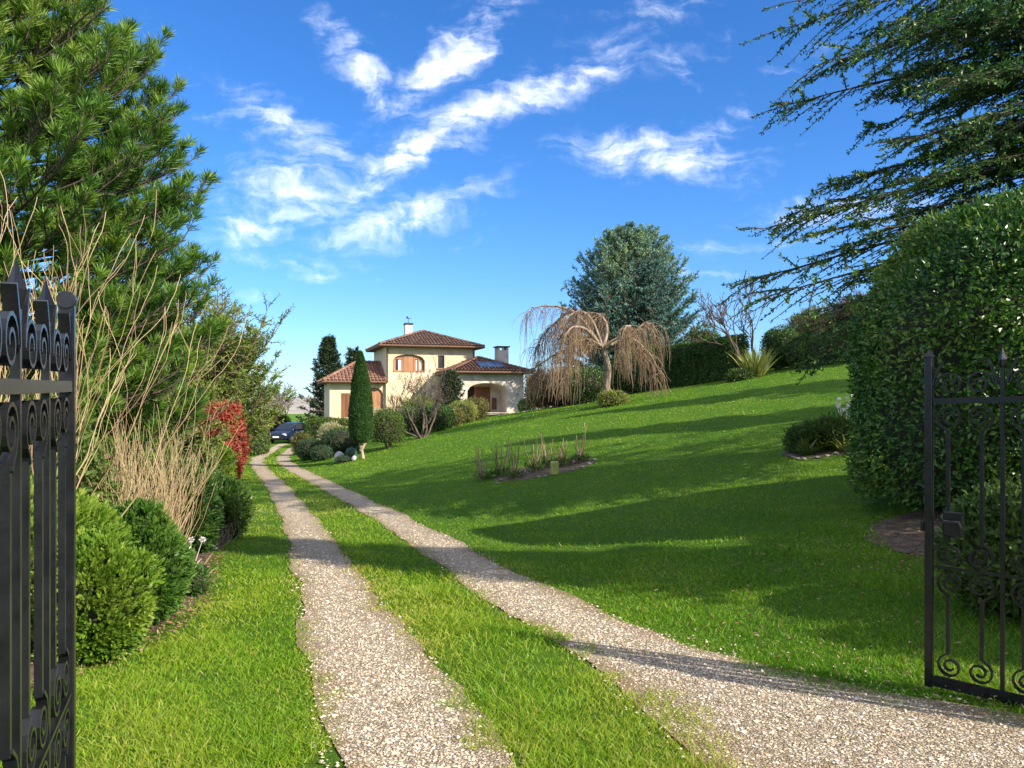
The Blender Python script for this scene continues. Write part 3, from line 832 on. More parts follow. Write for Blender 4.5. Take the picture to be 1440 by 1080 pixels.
# ------------------------------------------------------------------ planting in front of the house
shrub('hedge', 'clipped boxy green hedge in front of the left wing of the house', 'hedge', 463, 53.5, 3.3, 1.75, 5000, 'shrub_mid', L=.13, W=.08, p=4.5, lump=.04, ry=1.4, rotz=R(12))
shrub('shrub', 'pale yellow and white variegated shrub in front of the boxy hedge', 'shrub', 466, 47, 1.5, 1.35, 2600, 'shrub_pale', L=.2, W=.05, up=.6)
shrub('shrub', 'low yellow green shrub between variegated shrub and cypress', 'shrub', 486, 45, 1.1, 1.05, 1800, 'shrub_yellow', L=.14, W=.06)
shrub('shrub', 'spiky yellowish shrub right of the parked car by the drive', 'shrub', 424, 44.5, .95, 1.15, 1600, 'shrub_olive', L=.2, W=.05, up=.6)
shrub('clipped_mound', 'broad low dark clipped mound beside the bend of the drive', 'shrub', 437, 38.5, 1.45, 1.05, 3200, 'mound', L=.07, W=.045, lump=.05)
shrub('clipped_mound', 'small dark clipped dome at the front of the mounds', 'shrub', 452, 36.6, 1.05, .72, 2400, 'mound', L=.06, W=.04, lump=.05)
shrub('clipped_mound', 'larger dark clipped mound just left of the tall cypress', 'shrub', 482, 37.8, 2.0, 1.32, 4200, 'mound', L=.07, W=.045, lump=.06)
shrub('clipped_mound', 'flat low green cushion below the grey stones', 'shrub', 484, 33.2, .75, .28, 1100, 'mound', L=.05, W=.03)
shrub('shrub', 'small grey green ball plant between the stones and the cypress', 'shrub', 494, 33.6, .48, .56, 1000, 'spruce', L=.05, W=.03)


def stone(name, label, loc, s, seed, mat='stone', group=None):
    r = np.random.default_rng(seed); m = MB()
    th = np.linspace(0, 2 * PI, 12, endpoint=False); ph = np.linspace(-PI / 2, PI / 2, 8)
    T, Q = np.meshgrid(th, ph)
    q = np.stack([np.cos(Q) * np.cos(T), np.cos(Q) * np.sin(T), np.sin(Q)], -1).reshape(-1, 3)
    q = q * (1 + .22 * sn(q, 2.2, seed, 3))[:, None] * np.array(s) / 2
    q[:, 2] += s[2] * .4
    Fq = [[j * 12 + i, j * 12 + (i + 1) % 12, (j + 1) * 12 + (i + 1) % 12, (j + 1) * 12 + i] for j in range(7) for i in range(12)]
    m.add(q, Fq)
    return tag(m.build(name, M[mat], None, loc), label, 'stone', group)


stone('boulder', 'pale grey boulder in front of the clipped mounds', at(477, 33.8), (.46, .4, .55), 4, 'stone_white')
stone('boulder', 'small pale stone at the right foot of the grey green ball plant', at(498, 33.0), (.2, .2, .24), 5, 'stone_white')

# cypress: trunk + foliage
x, y, z = at(508, 33)
cy = thing('cypress_tree', 'tall narrow clipped cypress column on a bare leaning trunk', 'tree', (x, y, z))
m = MB(); h = 3.85
zz = rng.uniform(0, 1, 15000) ** .85; th = rng.uniform(0, 2 * PI, 15000)
rad = np.interp(zz, [0, .03, .15, .4, .7, .9, 1], [.2, .40, .50, .47, .34, .16, .02])
rr = rad * (1 - .2 * rng.uniform(0, 1, 15000) ** 2) * (1 + .06 * sn(np.stack([np.cos(th), np.sin(th), zz * 7], -1), 2.5, 8))
P = np.stack([rr * np.cos(th) - .02, rr * np.sin(th), .68 + zz * h], -1)
D = nrm(np.stack([np.cos(th) * .45, np.sin(th) * .45, np.full_like(th, 1.)], -1) + uniq(15000) * .45)
leaves(m, P, D, nrm(np.stack([np.cos(th), np.sin(th), 0 * th], -1) + uniq(15000) * .5), .10, .04, np.clip(.45 + rng.normal(size=15000) * .2, 0, 1))
cz = np.linspace(0, 1, 12); ca = np.linspace(0, 2 * PI, 14, endpoint=False)
cr_ = np.interp(cz, [0, .03, .15, .4, .7, .9, 1], [.1, .30, .42, .40, .28, .12, .0])
V = np.stack([(cr_[:, None] * np.cos(ca)).ravel() - .02, (cr_[:, None] * np.sin(ca)).ravel(), np.repeat(.7 + cz * h * .98, 14)], -1)
m.add(V, [[j * 14 + i, j * 14 + (i + 1) % 14, (j + 1) * 14 + (i + 1) % 14, (j + 1) * 14 + i] for j in range(11) for i in range(14)], .2, 1)
m.build('crown', [M['cypress'], M['twig_in']], cy)
m = MB(); tubes(m, [[[.1, 0, -.08], [.04, 0, .3], [-.03, 0, .55], [-.02, 0, .95]], [[-.02, 0, .35], [.08, .0, .52], [.16, .03, .66], [.2, .05, .85]]], [.085, .07, .06, .05], 7)
m.build('trunk', M['bark_pale'], cy, smooth=True)

shrub('round_bush', 'dense round olive green bush on short stems right of the cypress', 'shrub', 546, 36, 1.6, 1.9, 6000, 'shrub_mid', L=.09, W=.04, stems=6, bottom=.32, lump=.06, zsquash=.8)
shrub('shrub', 'dark shrub behind the bare branching tree', 'shrub', 586, 42, 2.0, 1.6, 3000, 'shrub_dark', L=.12, W=.06)
shrub('shrub', 'glossy green round shrub right behind the bare branching tree', 'shrub', 616, 41.5, 1.75, 1.45, 3400, 'shrub_dark', L=.11, W=.06, lump=.12)
shrub('shrub', 'lime yellow shrub between the bare tree and the porch', 'shrub', 650, 48, 1.9, 1.45, 3000, 'shrub_yellow', L=.14, W=.05, up=.5)
shrub('shrub', 'pale green spreading shrub at the left foot of the porch', 'shrub', 668, 52, 1.8, 1.5, 2600, 'shrub_olive', L=.16, W=.05, up=.5)
shrub('shrub', 'olive shrub right of the glossy round shrub on the lawn edge', 'shrub', 636, 44, 1.3, 1.15, 2200, 'shrub_olive', L=.13, W=.05, up=.4)
shrub('shrub', 'yellow green loose shrub in front of the house wall behind the bare tree', 'shrub', 590, 50.5, 2.6, 2.2, 3600, 'shrub_yellow', L=.16, W=.06, lump=.2)
shrub('shrub', 'grey green shrub between the cypress and the house wall', 'shrub', 540, 50, 2.2, 1.9, 3000, 'shrub_pale', L=.15, W=.06, lump=.2)
conifer(at(634, 50.5), 'small_conifer', 'small dark conifer standing before the porch corner', 'tree', 3.3, lambda z: np.interp(z, [0, .8, 2.0, 3.3], [.6, .75, .7, .1]), 60, 'fir', z0=.2, ang0=.2, ang1=.9, twigs=14, nper=12, nl=.14, nw=.05, twlen=.4)
bare_tree('bare_tree', 'bare multi stemmed small tree on the lawn before the house', 'tree', at(594, 38),
          [(-1.35, .1, .9, 1.15), (-.7, -.3, 1, 1.1), (.15, .25, 1, 1.1), (.7, -.1, 1, 1.1), (1.35, .2, .8, 1.1), (-.1, .4, .9, 1.), (-1.0, .3, 1., .9)], 5, 'bark_dark', 'bark_dark', 1.12, .06, rmin=.008, spread_=.58, up=.2, kids=(2, 3), lenf=.74)
shrub('topiary', 'small round dark topiary bush on a stem at the right corner of the porch', 'shrub', 738, 57, .95, 1.0, 1800, 'shrub_dark', L=.1, W=.06, stems=1, bottom=.15)

# ------------------------------------------------------------------ flower bed in the lawn
bx, by = BEDS[0][0], BEDS[0][1]
PG = 'dry perennial stems in the lawn bed'
for i, (px, d, hh, lab) in enumerate([
        (680, 20.2, .75, 'dark two pronged dry stem at the left end of the lawn bed'), (703, 20.3, .85, 'second dry stem clump from the left in the lawn bed'),
        (722, 19.6, .95, 'tallest dark leaning stem clump in the lawn bed'), (752, 20.0, .9, 'slim upright stem clump left of the yellow green marker'),
        (770, 20.4, .7, 'pale dry stem clump behind the yellow green marker'), (792, 20.1, .62, 'low brown stem clump right of the yellow green marker'), (815, 20.1, .8, 'spreading stem clump at the right end of the lawn bed')]):
    out = []; loc = at(px, d)
    for j in range(7):
        a = rng.uniform(0, 6.28); t = rng.uniform(.05, .4)
        grow(out, np.array([.03 * math.cos(a), .03 * math.sin(a), -.03]), nrm(np.array([t * math.cos(a) - .05, t * math.sin(a), 1])), hh * rng.uniform(.5, .9), .016, 0, 1, .4, .3, .08, (1, 2), .5, .7, True, .007)
    o = thing('dry_plant', lab, 'plant', loc, 0, PG)
    m = MB(); put_paths(m, out, sides=4); m.build('stems', M['twig_tan'], o, smooth=True)
    m = MB(); n = 90; az = rng.uniform(0, 6.28, n); q = np.sqrt(rng.uniform(0, 1, n)) * .26
    P = np.stack([q * np.cos(az), q * np.sin(az), rng.uniform(0, .16, n)], -1)
    leaves(m, P, nrm(uniq(n) * .7 + [0, 0, .8]), uniq(n), .15, .045, rng.uniform(0, 1, n)); m.build('leaves', M['shrub_mid'], o)
m = MB(); box(m, (0, 0, .16), (.2, .12, .34), bev=.025); tag(m.build('garden_marker', plainmat('mossy_block', (.24, .28, .05), (.36, .36, .12), 12, .9, .5, 30), None, at(780, 18.95), R(8)), 'small mossy yellow green block standing in the lawn bed', 'marker')
for i, (px, d, s_) in enumerate([(818, 19.25, .16), (828, 19.6, .15), (836, 20.0, .17), (757, 18.95, .14), (767, 18.9, .12), (705, 19.6, .16), (806, 19.05, .13), (700, 19.2, .12)]):
    stone('edging_stone', ['flat grey stone edging the right curve of the lawn bed', 'pale stone at the right rim of the lawn bed', 'outermost right stone of the lawn bed', 'dark stone in front of the lawn bed left of the marker', 'small pale stone just left of the marker',
          'white stone among the left dry stems', 'small stone right of the mossy marker', 'small pale stone on the grass before the lawn bed'][i], at(px, d), (s_ * .85, s_ * .65, s_ * .4), 40 + i, 'stone', 'stones around the lawn bed')

# ------------------------------------------------------------------ right bed
tuft('spiky_plant', 'stiff spiky rosette with tan leaves at the back of the right bed', 'plant', at(1148, 16.0), 60, .75, .035, 'strap', tilt=1.1, arch=.25)
tuft('leafy_plant', 'dark green arching strap plant at the left front of the right bed', 'plant', at(1135, 15.3), 60, .5, .05, 'shrub_mid', tilt=.9, arch=.9)
tuft('leafy_plant', 'yellow green arching strap plant at the right front of the right bed', 'plant', at(1190, 15.0), 60, .5, .045, 'shrub_yellow', tilt=1., arch=.9)
tuft('flowering_plant', 'plant with small white flower heads at the back right of the right bed', 'plant', at(1190, 16.2), 50, .7, .05, 'shrub_mid', tilt=.7, arch=.7, flowers=12, fl_h=.85)
shrub('shrub', 'low dark leafy shrub in the middle of the right bed', 'shrub', 1166, 15.7, .95, .62, 2600, 'shrub_mid', L=.13, W=.035, lump=.2)
shrub('shrub', 'feathery grey green ground shrub at the left of the right bed', 'shrub', 1126, 15.9, .55, .52, 1500, 'shrub_dark', L=.1, W=.025)
for i, px in enumerate((1112, 1116, 1122, 1131, 1150, 1163, 1176, 1190)):
    d = 15.5 - .75 * math.sin(i / 7 * PI * .8); 
    stone('edging_stone', ['leftmost dark edging stone of the right bed', 'second edging stone from the left of the right bed', 'third edging stone from the left of the right bed', 'fourth edging stone from the left of the right bed', 'fifth edging stone from the left of the right bed', 'pale edging stone under the strap plants of the right bed', 'edging stone below the yellow green strap plant', 'rightmost edging stone of the right bed'][i], at(px, d), (.12, .10, .06), 60 + i, 'stone', 'stones edging the right bed')

# ------------------------------------------------------------------ top of the lawn: weeping tree, blue spruce, long hedge, bare tree
def weeping():
    d0 = 36.; loc = at(858, d0); S = d0 / F
    root = thing('weeping_tree', 'bare weeping tree with pinkish brown hanging twigs beside the hedge', 'tree', loc)
    def p(px, py, dy=0.): return [(px - 858) * S, dy, (558 - py) * S]
    limbs = [[p(860, 560), p(852, 535), p(857, 508), p(848, 478, .05)],
             [p(848, 478), p(838, 470, -.2), p(822, 466, -.5), p(806, 472, -.8), p(798, 490, -.9), p(792, 520, -1.)],
             [p(848, 480), p(830, 452, .2), p(812, 425, .4), p(795, 418, .5), p(770, 416, .5), p(748, 414, .5), p(736, 424, .5)],
             [p(848, 480), p(836, 445, -.2), p(826, 428, -.4), p(812, 424, -.6), p(796, 440, -.9), p(788, 470, -1.)],
             [p(848, 478), p(862, 466, -.2), p(880, 462, -.4), p(898, 474, -.6), p(908, 498, -.8), p(918, 520, -.9)],
             [p(850, 480), p(872, 464, .3), p(892, 462, .5), p(906, 446, .7), p(918, 442, .8), p(930, 452, .8), p(938, 470, .9)],
             [p(848, 478), p(858, 452, .5), p(852, 430, .9), p(834, 424, 1.2), p(815, 430, 1.6), p(800, 450, 1.8)],
             [p(840, 470, -.2), p(820, 450, -.9), p(800, 448, -1.4), p(784, 470, -1.7), p(776, 500, -1.8)],
             [p(806, 424, .5), p(790, 430, .8), p(772, 445, 1.), p(758, 470, 1.)], [p(880, 463, -.4), p(884, 450, -1), p(872, 452, -1.5), p(862, 480, -1.8)],
             [p(848, 480), p(820, 474, -.1), p(796, 480, .3), p(768, 492, .6), p(750, 505, .8), p(742, 520, .9)]]
    m = MB()
    def resample(l, k):
        l = np.array(l, float); t = np.linspace(0, len(l) - 1, k); i = np.minimum(t.astype(int), len(l) - 2); f = t - i
        q = l[i] * (1 - f)[:, None] + l[i + 1] * f[:, None]
        for _ in range(2): q[1:-1] = q[1:-1] * .5 + (q[:-2] + q[2:]) * .25
        return q
    RS = [resample(l, 14) for l in limbs]
    tubes(m, RS[0], np.linspace(.19, .12, 14), 8)
    for q in RS[1:]:
        q[:, :] += np.cumsum(rng.normal(size=q.shape) * .045, 0) * np.linspace(0, 1, 14)[:, None]
        tubes(m, q, np.linspace(.085, .018, 14), 6)
    m.build('trunk', M['bark_weep'], root, smooth=True)
    st = MB(); P, Rr = [], []
    sec = []
    for q in RS[1:]:
        for j in range(16):
            i = rng.integers(4, 14); b = q[i]
            dv = nrm(np.array([rng.normal() * .8, rng.normal() * .8, .3]))
            L = rng.uniform(.3, .8); s = np.linspace(0, 1, 6)
            sec.append(b + dv[None] * (L * s)[:, None] + np.c_[0 * s, 0 * s, -.75 * L * s ** 2])
    tubes(st, np.stack(sec), np.linspace(.016, .008, 6), 4, .4)
    for si, q in enumerate(RS[1:] ):
        dens = 84 if si in (2, 5, 6, 0, 3, 4, 7, 8) else 44
        for j in range(dens):
            i = rng.uniform(3.5, 13); b = q[int(i)] * (1 - i % 1) + q[min(13, int(i) + 1)] * (i % 1); P.append(b)
    for q in sec:
        for j in range(5):
            P.append(q[rng.integers(1, 6)])
    P = np.array(P); n = len(P); s = np.linspace(0, 1, 7)
    thin = P[:, 0] < -2.6
    L = np.minimum(rng.uniform(.3, 2.1, n) * np.where(thin, 1.1, 1.0), P[:, 2] - rng.uniform(-.1, .5, n)).clip(.2)
    out = rng.normal(size=(n, 2)) * .22 + np.stack([np.where(P[:, 0] < 0, -.14, .14), 0 * P[:, 0]], -1)
    K = P[:, None] + np.concatenate([out[:, None] * (s ** .6)[None, :, None] + np.cumsum(rng.normal(size=(n, 7, 2)) * .028, 1), (-(L[:, None] * s ** 1.2))[..., None]], -1)
    tubes(st, K, np.array([.008, .008, .008, .007, .007, .006, .004]) * 1.15, 3, rng.uniform(0, 1, n))
    st.build('crown', M['strand'], root)


weeping()
shrub('shrub', 'tuft of yellow green ground shrub at the foot of the weeping tree', 'shrub', 862, 35.2, 1.35, .62, 1800, 'shrub_yellow', L=.14, W=.05, up=.4)
sp = at(886, 58)
conifer(sp, 'spruce_tree', 'broad blue green spruce with silvery lower boughs behind the weeping tree', 'tree', hz(331, 58) - sp[2], lambda z: np.interp(z, [0, 1.4, 4.1, 6.4, 8.7, 10.4, 12.], [4.4, 4.9, 4.7, 3.9, 2.7, 1.6, .25]), 340, 'spruce', z0=.3, ang0=.05, ang1=.85, twigs=26, nper=26, nl=.22, nw=.062, tipup=.22, twlen=.36, trunk_r=.22, flat=.4, rag=.2,
        tint=lambda P: .32 * np.clip((P[..., 2] - 7.4) / 3, -.4, 1) + .2 * sn(P, .9, 31, 2))  # sunlit treetop put into the needle colour: yellower and brighter with height


def long_hedge(name, label, a, b, h0, h1, th, n, mat, seed, L=.13, W=.07):
    A, B = np.array(a), np.array(b); ln = np.linalg.norm((B - A)[:2]); m = MB()
    dx = (B - A)[:2] / ln; nv = np.array([-dx[1], dx[0]])
    for part in ('top', 'front', 'back', 'e0', 'e1'):
        k = int(n * {'top': th, 'front': h0, 'back': h0 * .5, 'e0': .5, 'e1': .5}[part] / (th + h0 * 1.5 + 1))
        u = rng.uniform(0, 1, k); v = rng.uniform(0, 1, k)
        if part == 'top': t, w, q, nn = u, v - .5, np.ones(k), (0, 0, 1)
        elif part == 'front': t, w, q, nn = u, np.full(k, -.5), v, (-nv[0], -nv[1], 0)
        elif part == 'back': t, w, q, nn = u, np.full(k, .5), v, (nv[0], nv[1], 0)
        elif part == 'e0': t, w, q, nn = np.zeros(k), u - .5, v, (-dx[0], -dx[1], 0)
        else: t, w, q, nn = np.ones(k), u - .5, v, (dx[0], dx[1], 0)
        hh = h0 + (h1 - h0) * t
        wr = 1 - .25 * np.clip((q - .75) / .25, 0, 1) ** 2
        XY = A[None, :2] + (t * ln)[:, None] * dx + (w * th * wr)[:, None] * nv
        zb = gz(XY[:, 0], XY[:, 1]) - A[2]
        P = np.c_[XY - A[None, :2], zb + q * hh * (1 - .04 * (np.abs(w) * 2) ** 3)]
        nn = np.array(nn)[None]
        P = P + nn * (.09 * sn(P, 1.6, seed, 3) - rng.uniform(0, .12, k))[:, None]
        D = nrm(nn * .5 + uniq(k) * .7 + np.array([0, 0, .25]))
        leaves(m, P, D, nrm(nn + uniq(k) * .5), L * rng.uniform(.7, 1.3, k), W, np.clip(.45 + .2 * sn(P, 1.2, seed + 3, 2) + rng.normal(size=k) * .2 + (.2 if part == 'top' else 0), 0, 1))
    ts = np.linspace(.01, .99, 9); V = []
    for t in ts:
        for (w, q) in ((-.42, -.1), (.42, -.1), (.42, .9), (-.42, .9)):
            xy = A[:2] + dx * ln * t + nv * w * th
            V.append([*(xy - A[:2]), float(gz(*xy)) - A[2] + q * (h0 + (h1 - h0) * t)])
    Fq = [[j * 4 + i, j * 4 + (i + 1) % 4, j * 4 + 4 + (i + 1) % 4, j * 4 + 4 + i] for j in range(8) for i in range(4)] + [[0, 1, 2, 3], [35, 34, 33, 32]]
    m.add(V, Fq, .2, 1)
    return tag(m.build(name, [M[mat], M['twig_in']], None, tuple(A)), label, 'hedge')


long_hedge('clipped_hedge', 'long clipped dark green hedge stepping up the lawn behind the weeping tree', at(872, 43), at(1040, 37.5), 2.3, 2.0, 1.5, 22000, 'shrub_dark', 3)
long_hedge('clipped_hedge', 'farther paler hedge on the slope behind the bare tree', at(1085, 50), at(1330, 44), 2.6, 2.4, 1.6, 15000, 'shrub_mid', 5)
shrub('twiggy_shrub', 'beige twiggy shrub showing above the left end of the long hedge', 'shrub', 905, 46, 3.0, 3.0, 5000, 'shrub_olive', L=.22, W=.04, up=.6)
shrub('twiggy_shrub', 'brownish twiggy shrub at left behind the weeping strands', 'shrub', 782, 46, 3.4, 2.2, 5000, 'shrub_brown', L=.24, W=.04, up=.6)
shrub('shrub', 'dark green shrub behind the weeping tree trunk', 'shrub', 830, 43, 3.2, 1.9, 5000, 'shrub_dark', L=.14, W=.07)
shrub('shrub', 'green shrub below the spruce left of the weeping trunk', 'shrub', 800, 50, 2.6, 2.5, 4000, 'shrub_mid', L=.16, W=.07)
shrub('shrub', 'olive shrub between the porch corner and the weeping strands', 'shrub', 757, 54, 1.9, 2.6, 3000, 'shrub_olive', L=.18, W=.06)
shrub('shrub', 'dark rounded shrub peeping over the middle of the long hedge', 'shrub', 992, 46, 2.0, 3.6, 3000, 'shrub_mid', L=.16, W=.07)
bare_tree('bare_tree', 'bare dark branched tree at the right end of the long hedge', 'tree', at(1050, 36.4), [(-.12, 0, 1, 1.15), (.35, .25, 1, .95), (-.4, -.2, 1, .85)], 5, 'bark_dark', 'bark_dark', 1.75, .15, rmin=.017, spread_=.62, up=.16, kids=(2, 3), lenf=.74)
tuft('spiky_shrub', 'yellow green strap leaved shrub at the foot of the bare dark tree', 'shrub', at(1061, 35.6), 260, 1.55, .045, 'shrub_yellow', tilt=.6, arch=.45, base=.35)
shrub('shrub', 'small green ground shrub at the left foot of the bare dark tree', 'shrub', 1040, 35.4, 1.1, .5, 1400, 'shrub_mid', L=.13, W=.06)
shrub('shrub', 'rounded glossy green shrub right of the strap leaved shrub', 'shrub', 1100, 38.5, 1.9, 2.1, 5000, 'shrub_dark', L=.12, W=.06, lump=.1)
shrub('shrub', 'dark low shrub beneath the cedar boughs at the top of the lawn', 'shrub', 1140, 37, 2.2, 1.5, 3600, 'shrub_dark', L=.13, W=.06)
shrub('twiggy_shrub', 'beige twiggy hedge plant above the dark shrubs at the top of the lawn', 'shrub', 1150, 42, 3.6, 2.9, 6000, 'shrub_olive', L=.24, W=.035, up=.7)
shrub('shrub', 'dark shrub at the top of the lawn nearest the big hedge', 'shrub', 1195, 36, 2.4, 1.9, 4000, 'shrub_dark', L=.13, W=.06)
shrub('twiggy_shrub', 'brown twiggy shrub high on the slope beside the big hedge', 'shrub', 1205, 41, 2.6, 3.2, 4000, 'shrub_brown', L=.22, W=.04, up=.6)

# trees that stand just outside the right edge of the picture and shade the lawn
long_hedge('boundary_hedge', 'tall boundary hedge running away to the right of the gate', (4.9, 3.2, float(gz(4.9, 3.2))), (9.5, 5.2, float(gz(9.5, 5.2))), 2.0, 2.0, .9, 9000, 'shrub_mid', 9, .08, .04)
for (x_, y_, h_, r_, lab) in [(12.5, 1., 12.5, 2.1, 'tall fir standing by the road to the right of the gateway'), (18., 15.3, 11., 2.6, 'tall fir on the slope right of the cedar'), (21.5, 20.5, 12., 2.5, 'tall fir higher up the slope behind the cedar'), (27., 27.5, 13., 2.6, 'tall fir at the top of the slope far to the right')]:
    conifer((x_, y_, float(gz(x_, y_))), 'fir_tree', lab, 'tree', h_, lambda z, h_=h_, r_=r_: np.interp(z, [0, 1.5, h_], [r_, r_, .2]), 110, 'fir', z0=.6, twigs=16, nper=12, nl=.24, nw=.09, tipup=.1, twlen=.36, rag=.25)


# ------------------------------------------------------------------ wrought iron gate leaves
def spiral(cx, cz, r, a0, turns, sgn, n=22, rend=.25):
    t = np.linspace(0, 1, n); a = a0 + sgn * turns * 2 * PI * t; rr = r * (1 - (1 - rend) * t ** .9)
    return np.stack([cx + rr * np.cos(a), cz + rr * np.sin(a)], -1)


def band(m, pts, w=.024, th=.006, fat=1.5):
    """flat bar bent along pts (s, z): w across the leaf, th thick"""
    P = np.asarray(pts, float); n = len(P)
    th = th * fat; w = w * .95
    T = nrm(np.gradient(P, axis=0)); Nn = np.stack([-T[:, 1], T[:, 0]], -1)
    V = []
    for p, q in zip(P, Nn):
        a, b = p + q * th / 2, p - q * th / 2
        V += [(a[0], -w / 2, a[1]), (a[0], w / 2, a[1]), (b[0], w / 2, b[1]), (b[0], -w / 2, b[1])]
    Fq = [[i * 4 + j, i * 4 + (j + 1) % 4, i * 4 + 4 + (j + 1) % 4, i * 4 + 4 + j] for i in range(n - 1) for j in range(4)]
    Fq += [[0, 1, 2, 3], [(n - 1) * 4 + 3, (n - 1) * 4 + 2, (n - 1) * 4 + 1, (n - 1) * 4]]
    m.add(V, Fq)


def gate(label, loc, rotz, n, mod, rolled, arch):
    g = thing('iron_gate', label, 'gate', loc, rotz, 'leaves of the open iron gate')
    I = M['iron']; Lg = n * mod
    rise = lambda s: arch * math.sin(min(1, s / Lg) * PI / 2)
    for s, h in ((0, 1.735), (Lg, 1.735 + arch)):
        m = MB(); box(m, (s, 0, h / 2 + .02), (.038, .04, h - .0), bev=.004)
        if rolled: tubes(m, [[[s - .026, 0, h + .03], [s - .01, 0, h + .03], [s + .01, 0, h + .03], [s + .026, 0, h + .03]]], [.024, .026, .026, .024], 14)
        else: m.add([(s - .023, -.023, h + .02), (s + .023, -.023, h + .02), (s + .023, .023, h + .02), (s - .023, .023, h + .02), (s, 0, h + .06)], [[0, 1, 4], [1, 2, 4], [2, 3, 4], [3, 0, 4]])
        m.build('stile', I, g)
    for (z, hgt, wd, ar) in ((1.521, .03, .034, 1), (.655, .010, .03, 0), (.055, .05, .034, 0)):
        m = MB(); k = 12
        for i in range(k):
            a, b = Lg * i / k, Lg * (i + 1) / k
            za, zb = z + (rise(a) if ar else 0), z + (rise(b) if ar else 0)
            a += .024 if i == 0 else 0; b -= .024 if i == k - 1 else 0
            V = [(a, -wd / 2, za - hgt / 2), (b, -wd / 2, zb - hgt / 2), (b, wd / 2, zb - hgt / 2), (a, wd / 2, za - hgt / 2), (a, -wd / 2, za + hgt / 2), (b, -wd / 2, zb + hgt / 2), (b, wd / 2, zb + hgt / 2), (a, wd / 2, za + hgt / 2)]
            m.add(V, [[0, 3, 2, 1], [4, 5, 6, 7], [0, 1, 5, 4], [2, 3, 7, 6]] + ([[3, 0, 4, 7]] if i == 0 else []) + ([[1, 2, 6, 5]] if i == k - 1 else []))
        m.build('rail', I, g)
    for q in range(n):
        s0 = q * mod
        if q:      # main bar with spear head
            m = MB(); zt_ = 1.68 + rise(s0)
            box(m, (s0, 0, (.08 + zt_) / 2), (.018, .018, zt_ - .08)); m.build('bar', I, g)
            m = MB(); zz = [zt_, zt_ + .012, zt_ + .04, zt_ + .10]; rr = [.012, .014, .02, .001]
            V = []
            for z, r in zip(zz, rr): V += [(s0 - r, 0, z), (s0, -r, z), (s0 + r, 0, z), (s0, r, z)]
            m.add(V, [[i * 4 + j, i * 4 + (j + 1) % 4, i * 4 + 4 + (j + 1) % 4, i * 4 + 4 + j] for i in range(3) for j in range(4)]); m.build('spear_head', I, g)
        for side in (0, 1):
            sg = 1 if side == 0 else -1
            sb = s0 + mod * (.27 if side == 0 else .73); cs = s0 + mod * (.30 if side == 0 else .70)
            rz = rise(sb)
            # upper bar between the scroll rows, and lower bar
            m = MB(); box(m, (sb, 0, (.79 + 1.37 + rz) / 2), (.017, .017, .58 + rz)); m.build('bar', I, g)
            m = MB(); box(m, (sb, 0, (.52 + .21) / 2), (.017, .017, .31)); m.build('bar', I, g)
            r = mod * .2
            # flared leaf above the top scroll
            m = MB(); t = np.linspace(0, 1, 8); e = s0 + (0.018 if side == 0 else mod - .018)
            band(m, np.stack([e + sg * (.005 + .042 * t ** 1.6), 1.60 + rz + .125 * t], -1), .03, .006)
            band(m, spiral(cs, 1.606 + rz, r, PI if sg > 0 else 0, 1.55, -sg), .026, .006)
            m.build('scroll', I, g)
            m = MB(); lead = np.stack([np.full(4, sb), np.linspace(1.375, 1.40, 4) + rz], -1)
            band(m, np.concatenate([[[sb, 1.355 + rz]], spiral(cs, 1.436 + rz, r, -PI / 2 - sg * .3, 1.7, -sg if side == 0 else -sg)]), .026, .006); m.build('scroll', I, g)
            m = MB(); band(m, np.concatenate([[[sb, .80]], spiral(cs, .729, r, PI / 2 + sg * .3, 1.7, sg)]), .026, .006); m.build('scroll', I, g)
            m = MB(); band(m, np.concatenate([[[sb, .51]], spiral(cs, .581, r, -PI / 2 - sg * .3, 1.7, -sg)]), .026, .006); m.build('scroll', I, g)
            m = MB(); band(m, np.concatenate([[[sb, .22]], spiral(cs, .147, r * .95, PI / 2 + sg * .3, 1.6, sg)]), .026, .006); m.build('scroll', I, g)
    return g


gR = gate('right leaf of the black wrought iron gate standing before the big hedge', (2.2, 4.08, float(gz(2.2, 4.08)) + .0), R(-45), 5, .335, False, .03)
m = MB(); box(m, (.115, 0, .885), (.09, .036, .13), bev=.005); lb = m.build('lock_box', M['iron'], gR)
m = MB(); tubes(m, [[[.075, -.02, .905], [.075, -.06, .905], [.09, -.068, .905], [.16, -.07, .905], [.168, -.07, .88], [.168, -.07, .84]]], [.008] * 6, 8); m.build('handle', M['iron'], lb)
m = MB(); box(m, (-.03, 0, .86), (.02, .03, .05), bev=.004); m.build('latch', M['iron'], gR)
gate('left leaf of the black wrought iron gate seen steeply at the picture edge', (-1.265, 2.2, float(gz(-1.265, 2.2)) - .005), math.atan2(-.925, .376), 5, .335, True, -.02)

# ------------------------------------------------------------------ villa
TH_ = R(18); HX, HY = -10.3, 60.0
FLOOR = .30
villa = thing('villa', 'cream Italian style villa with brown tiled roofs at the top of the drive', 'house', (HX, HY, FLOOR), TH_)
WALL = plainmat('cream_render', (.55, .43, .28), (.66, .54, .38), .9, .9, .25, 18, spec=.15)
WALLW = plainmat('pale_stone_render', (.44, .38, .31), (.60, .53, .45), 1.6, .95, .8, 7, spec=.15)
TILE = leafmat('roof_tiles', [(.085, .053, .041), (.14, .085, .063), (.20, .125, .095)], 0., .85, .2)
TILER = leafmat('terracotta_tiles', [(.145, .078, .055), (.215, .115, .08), (.28, .16, .115)], 0., .85, .2)
TILED = leafmat('dark_brown_tiles', [(.07, .04, .03), (.12, .065, .045), (.17, .09, .06)], 0., .85, .2)
WOOD = plainmat('brown_wood', (.13, .05, .022), (.22, .09, .04), 4, .6, .2, 30, stretch=(1, 1, .15))
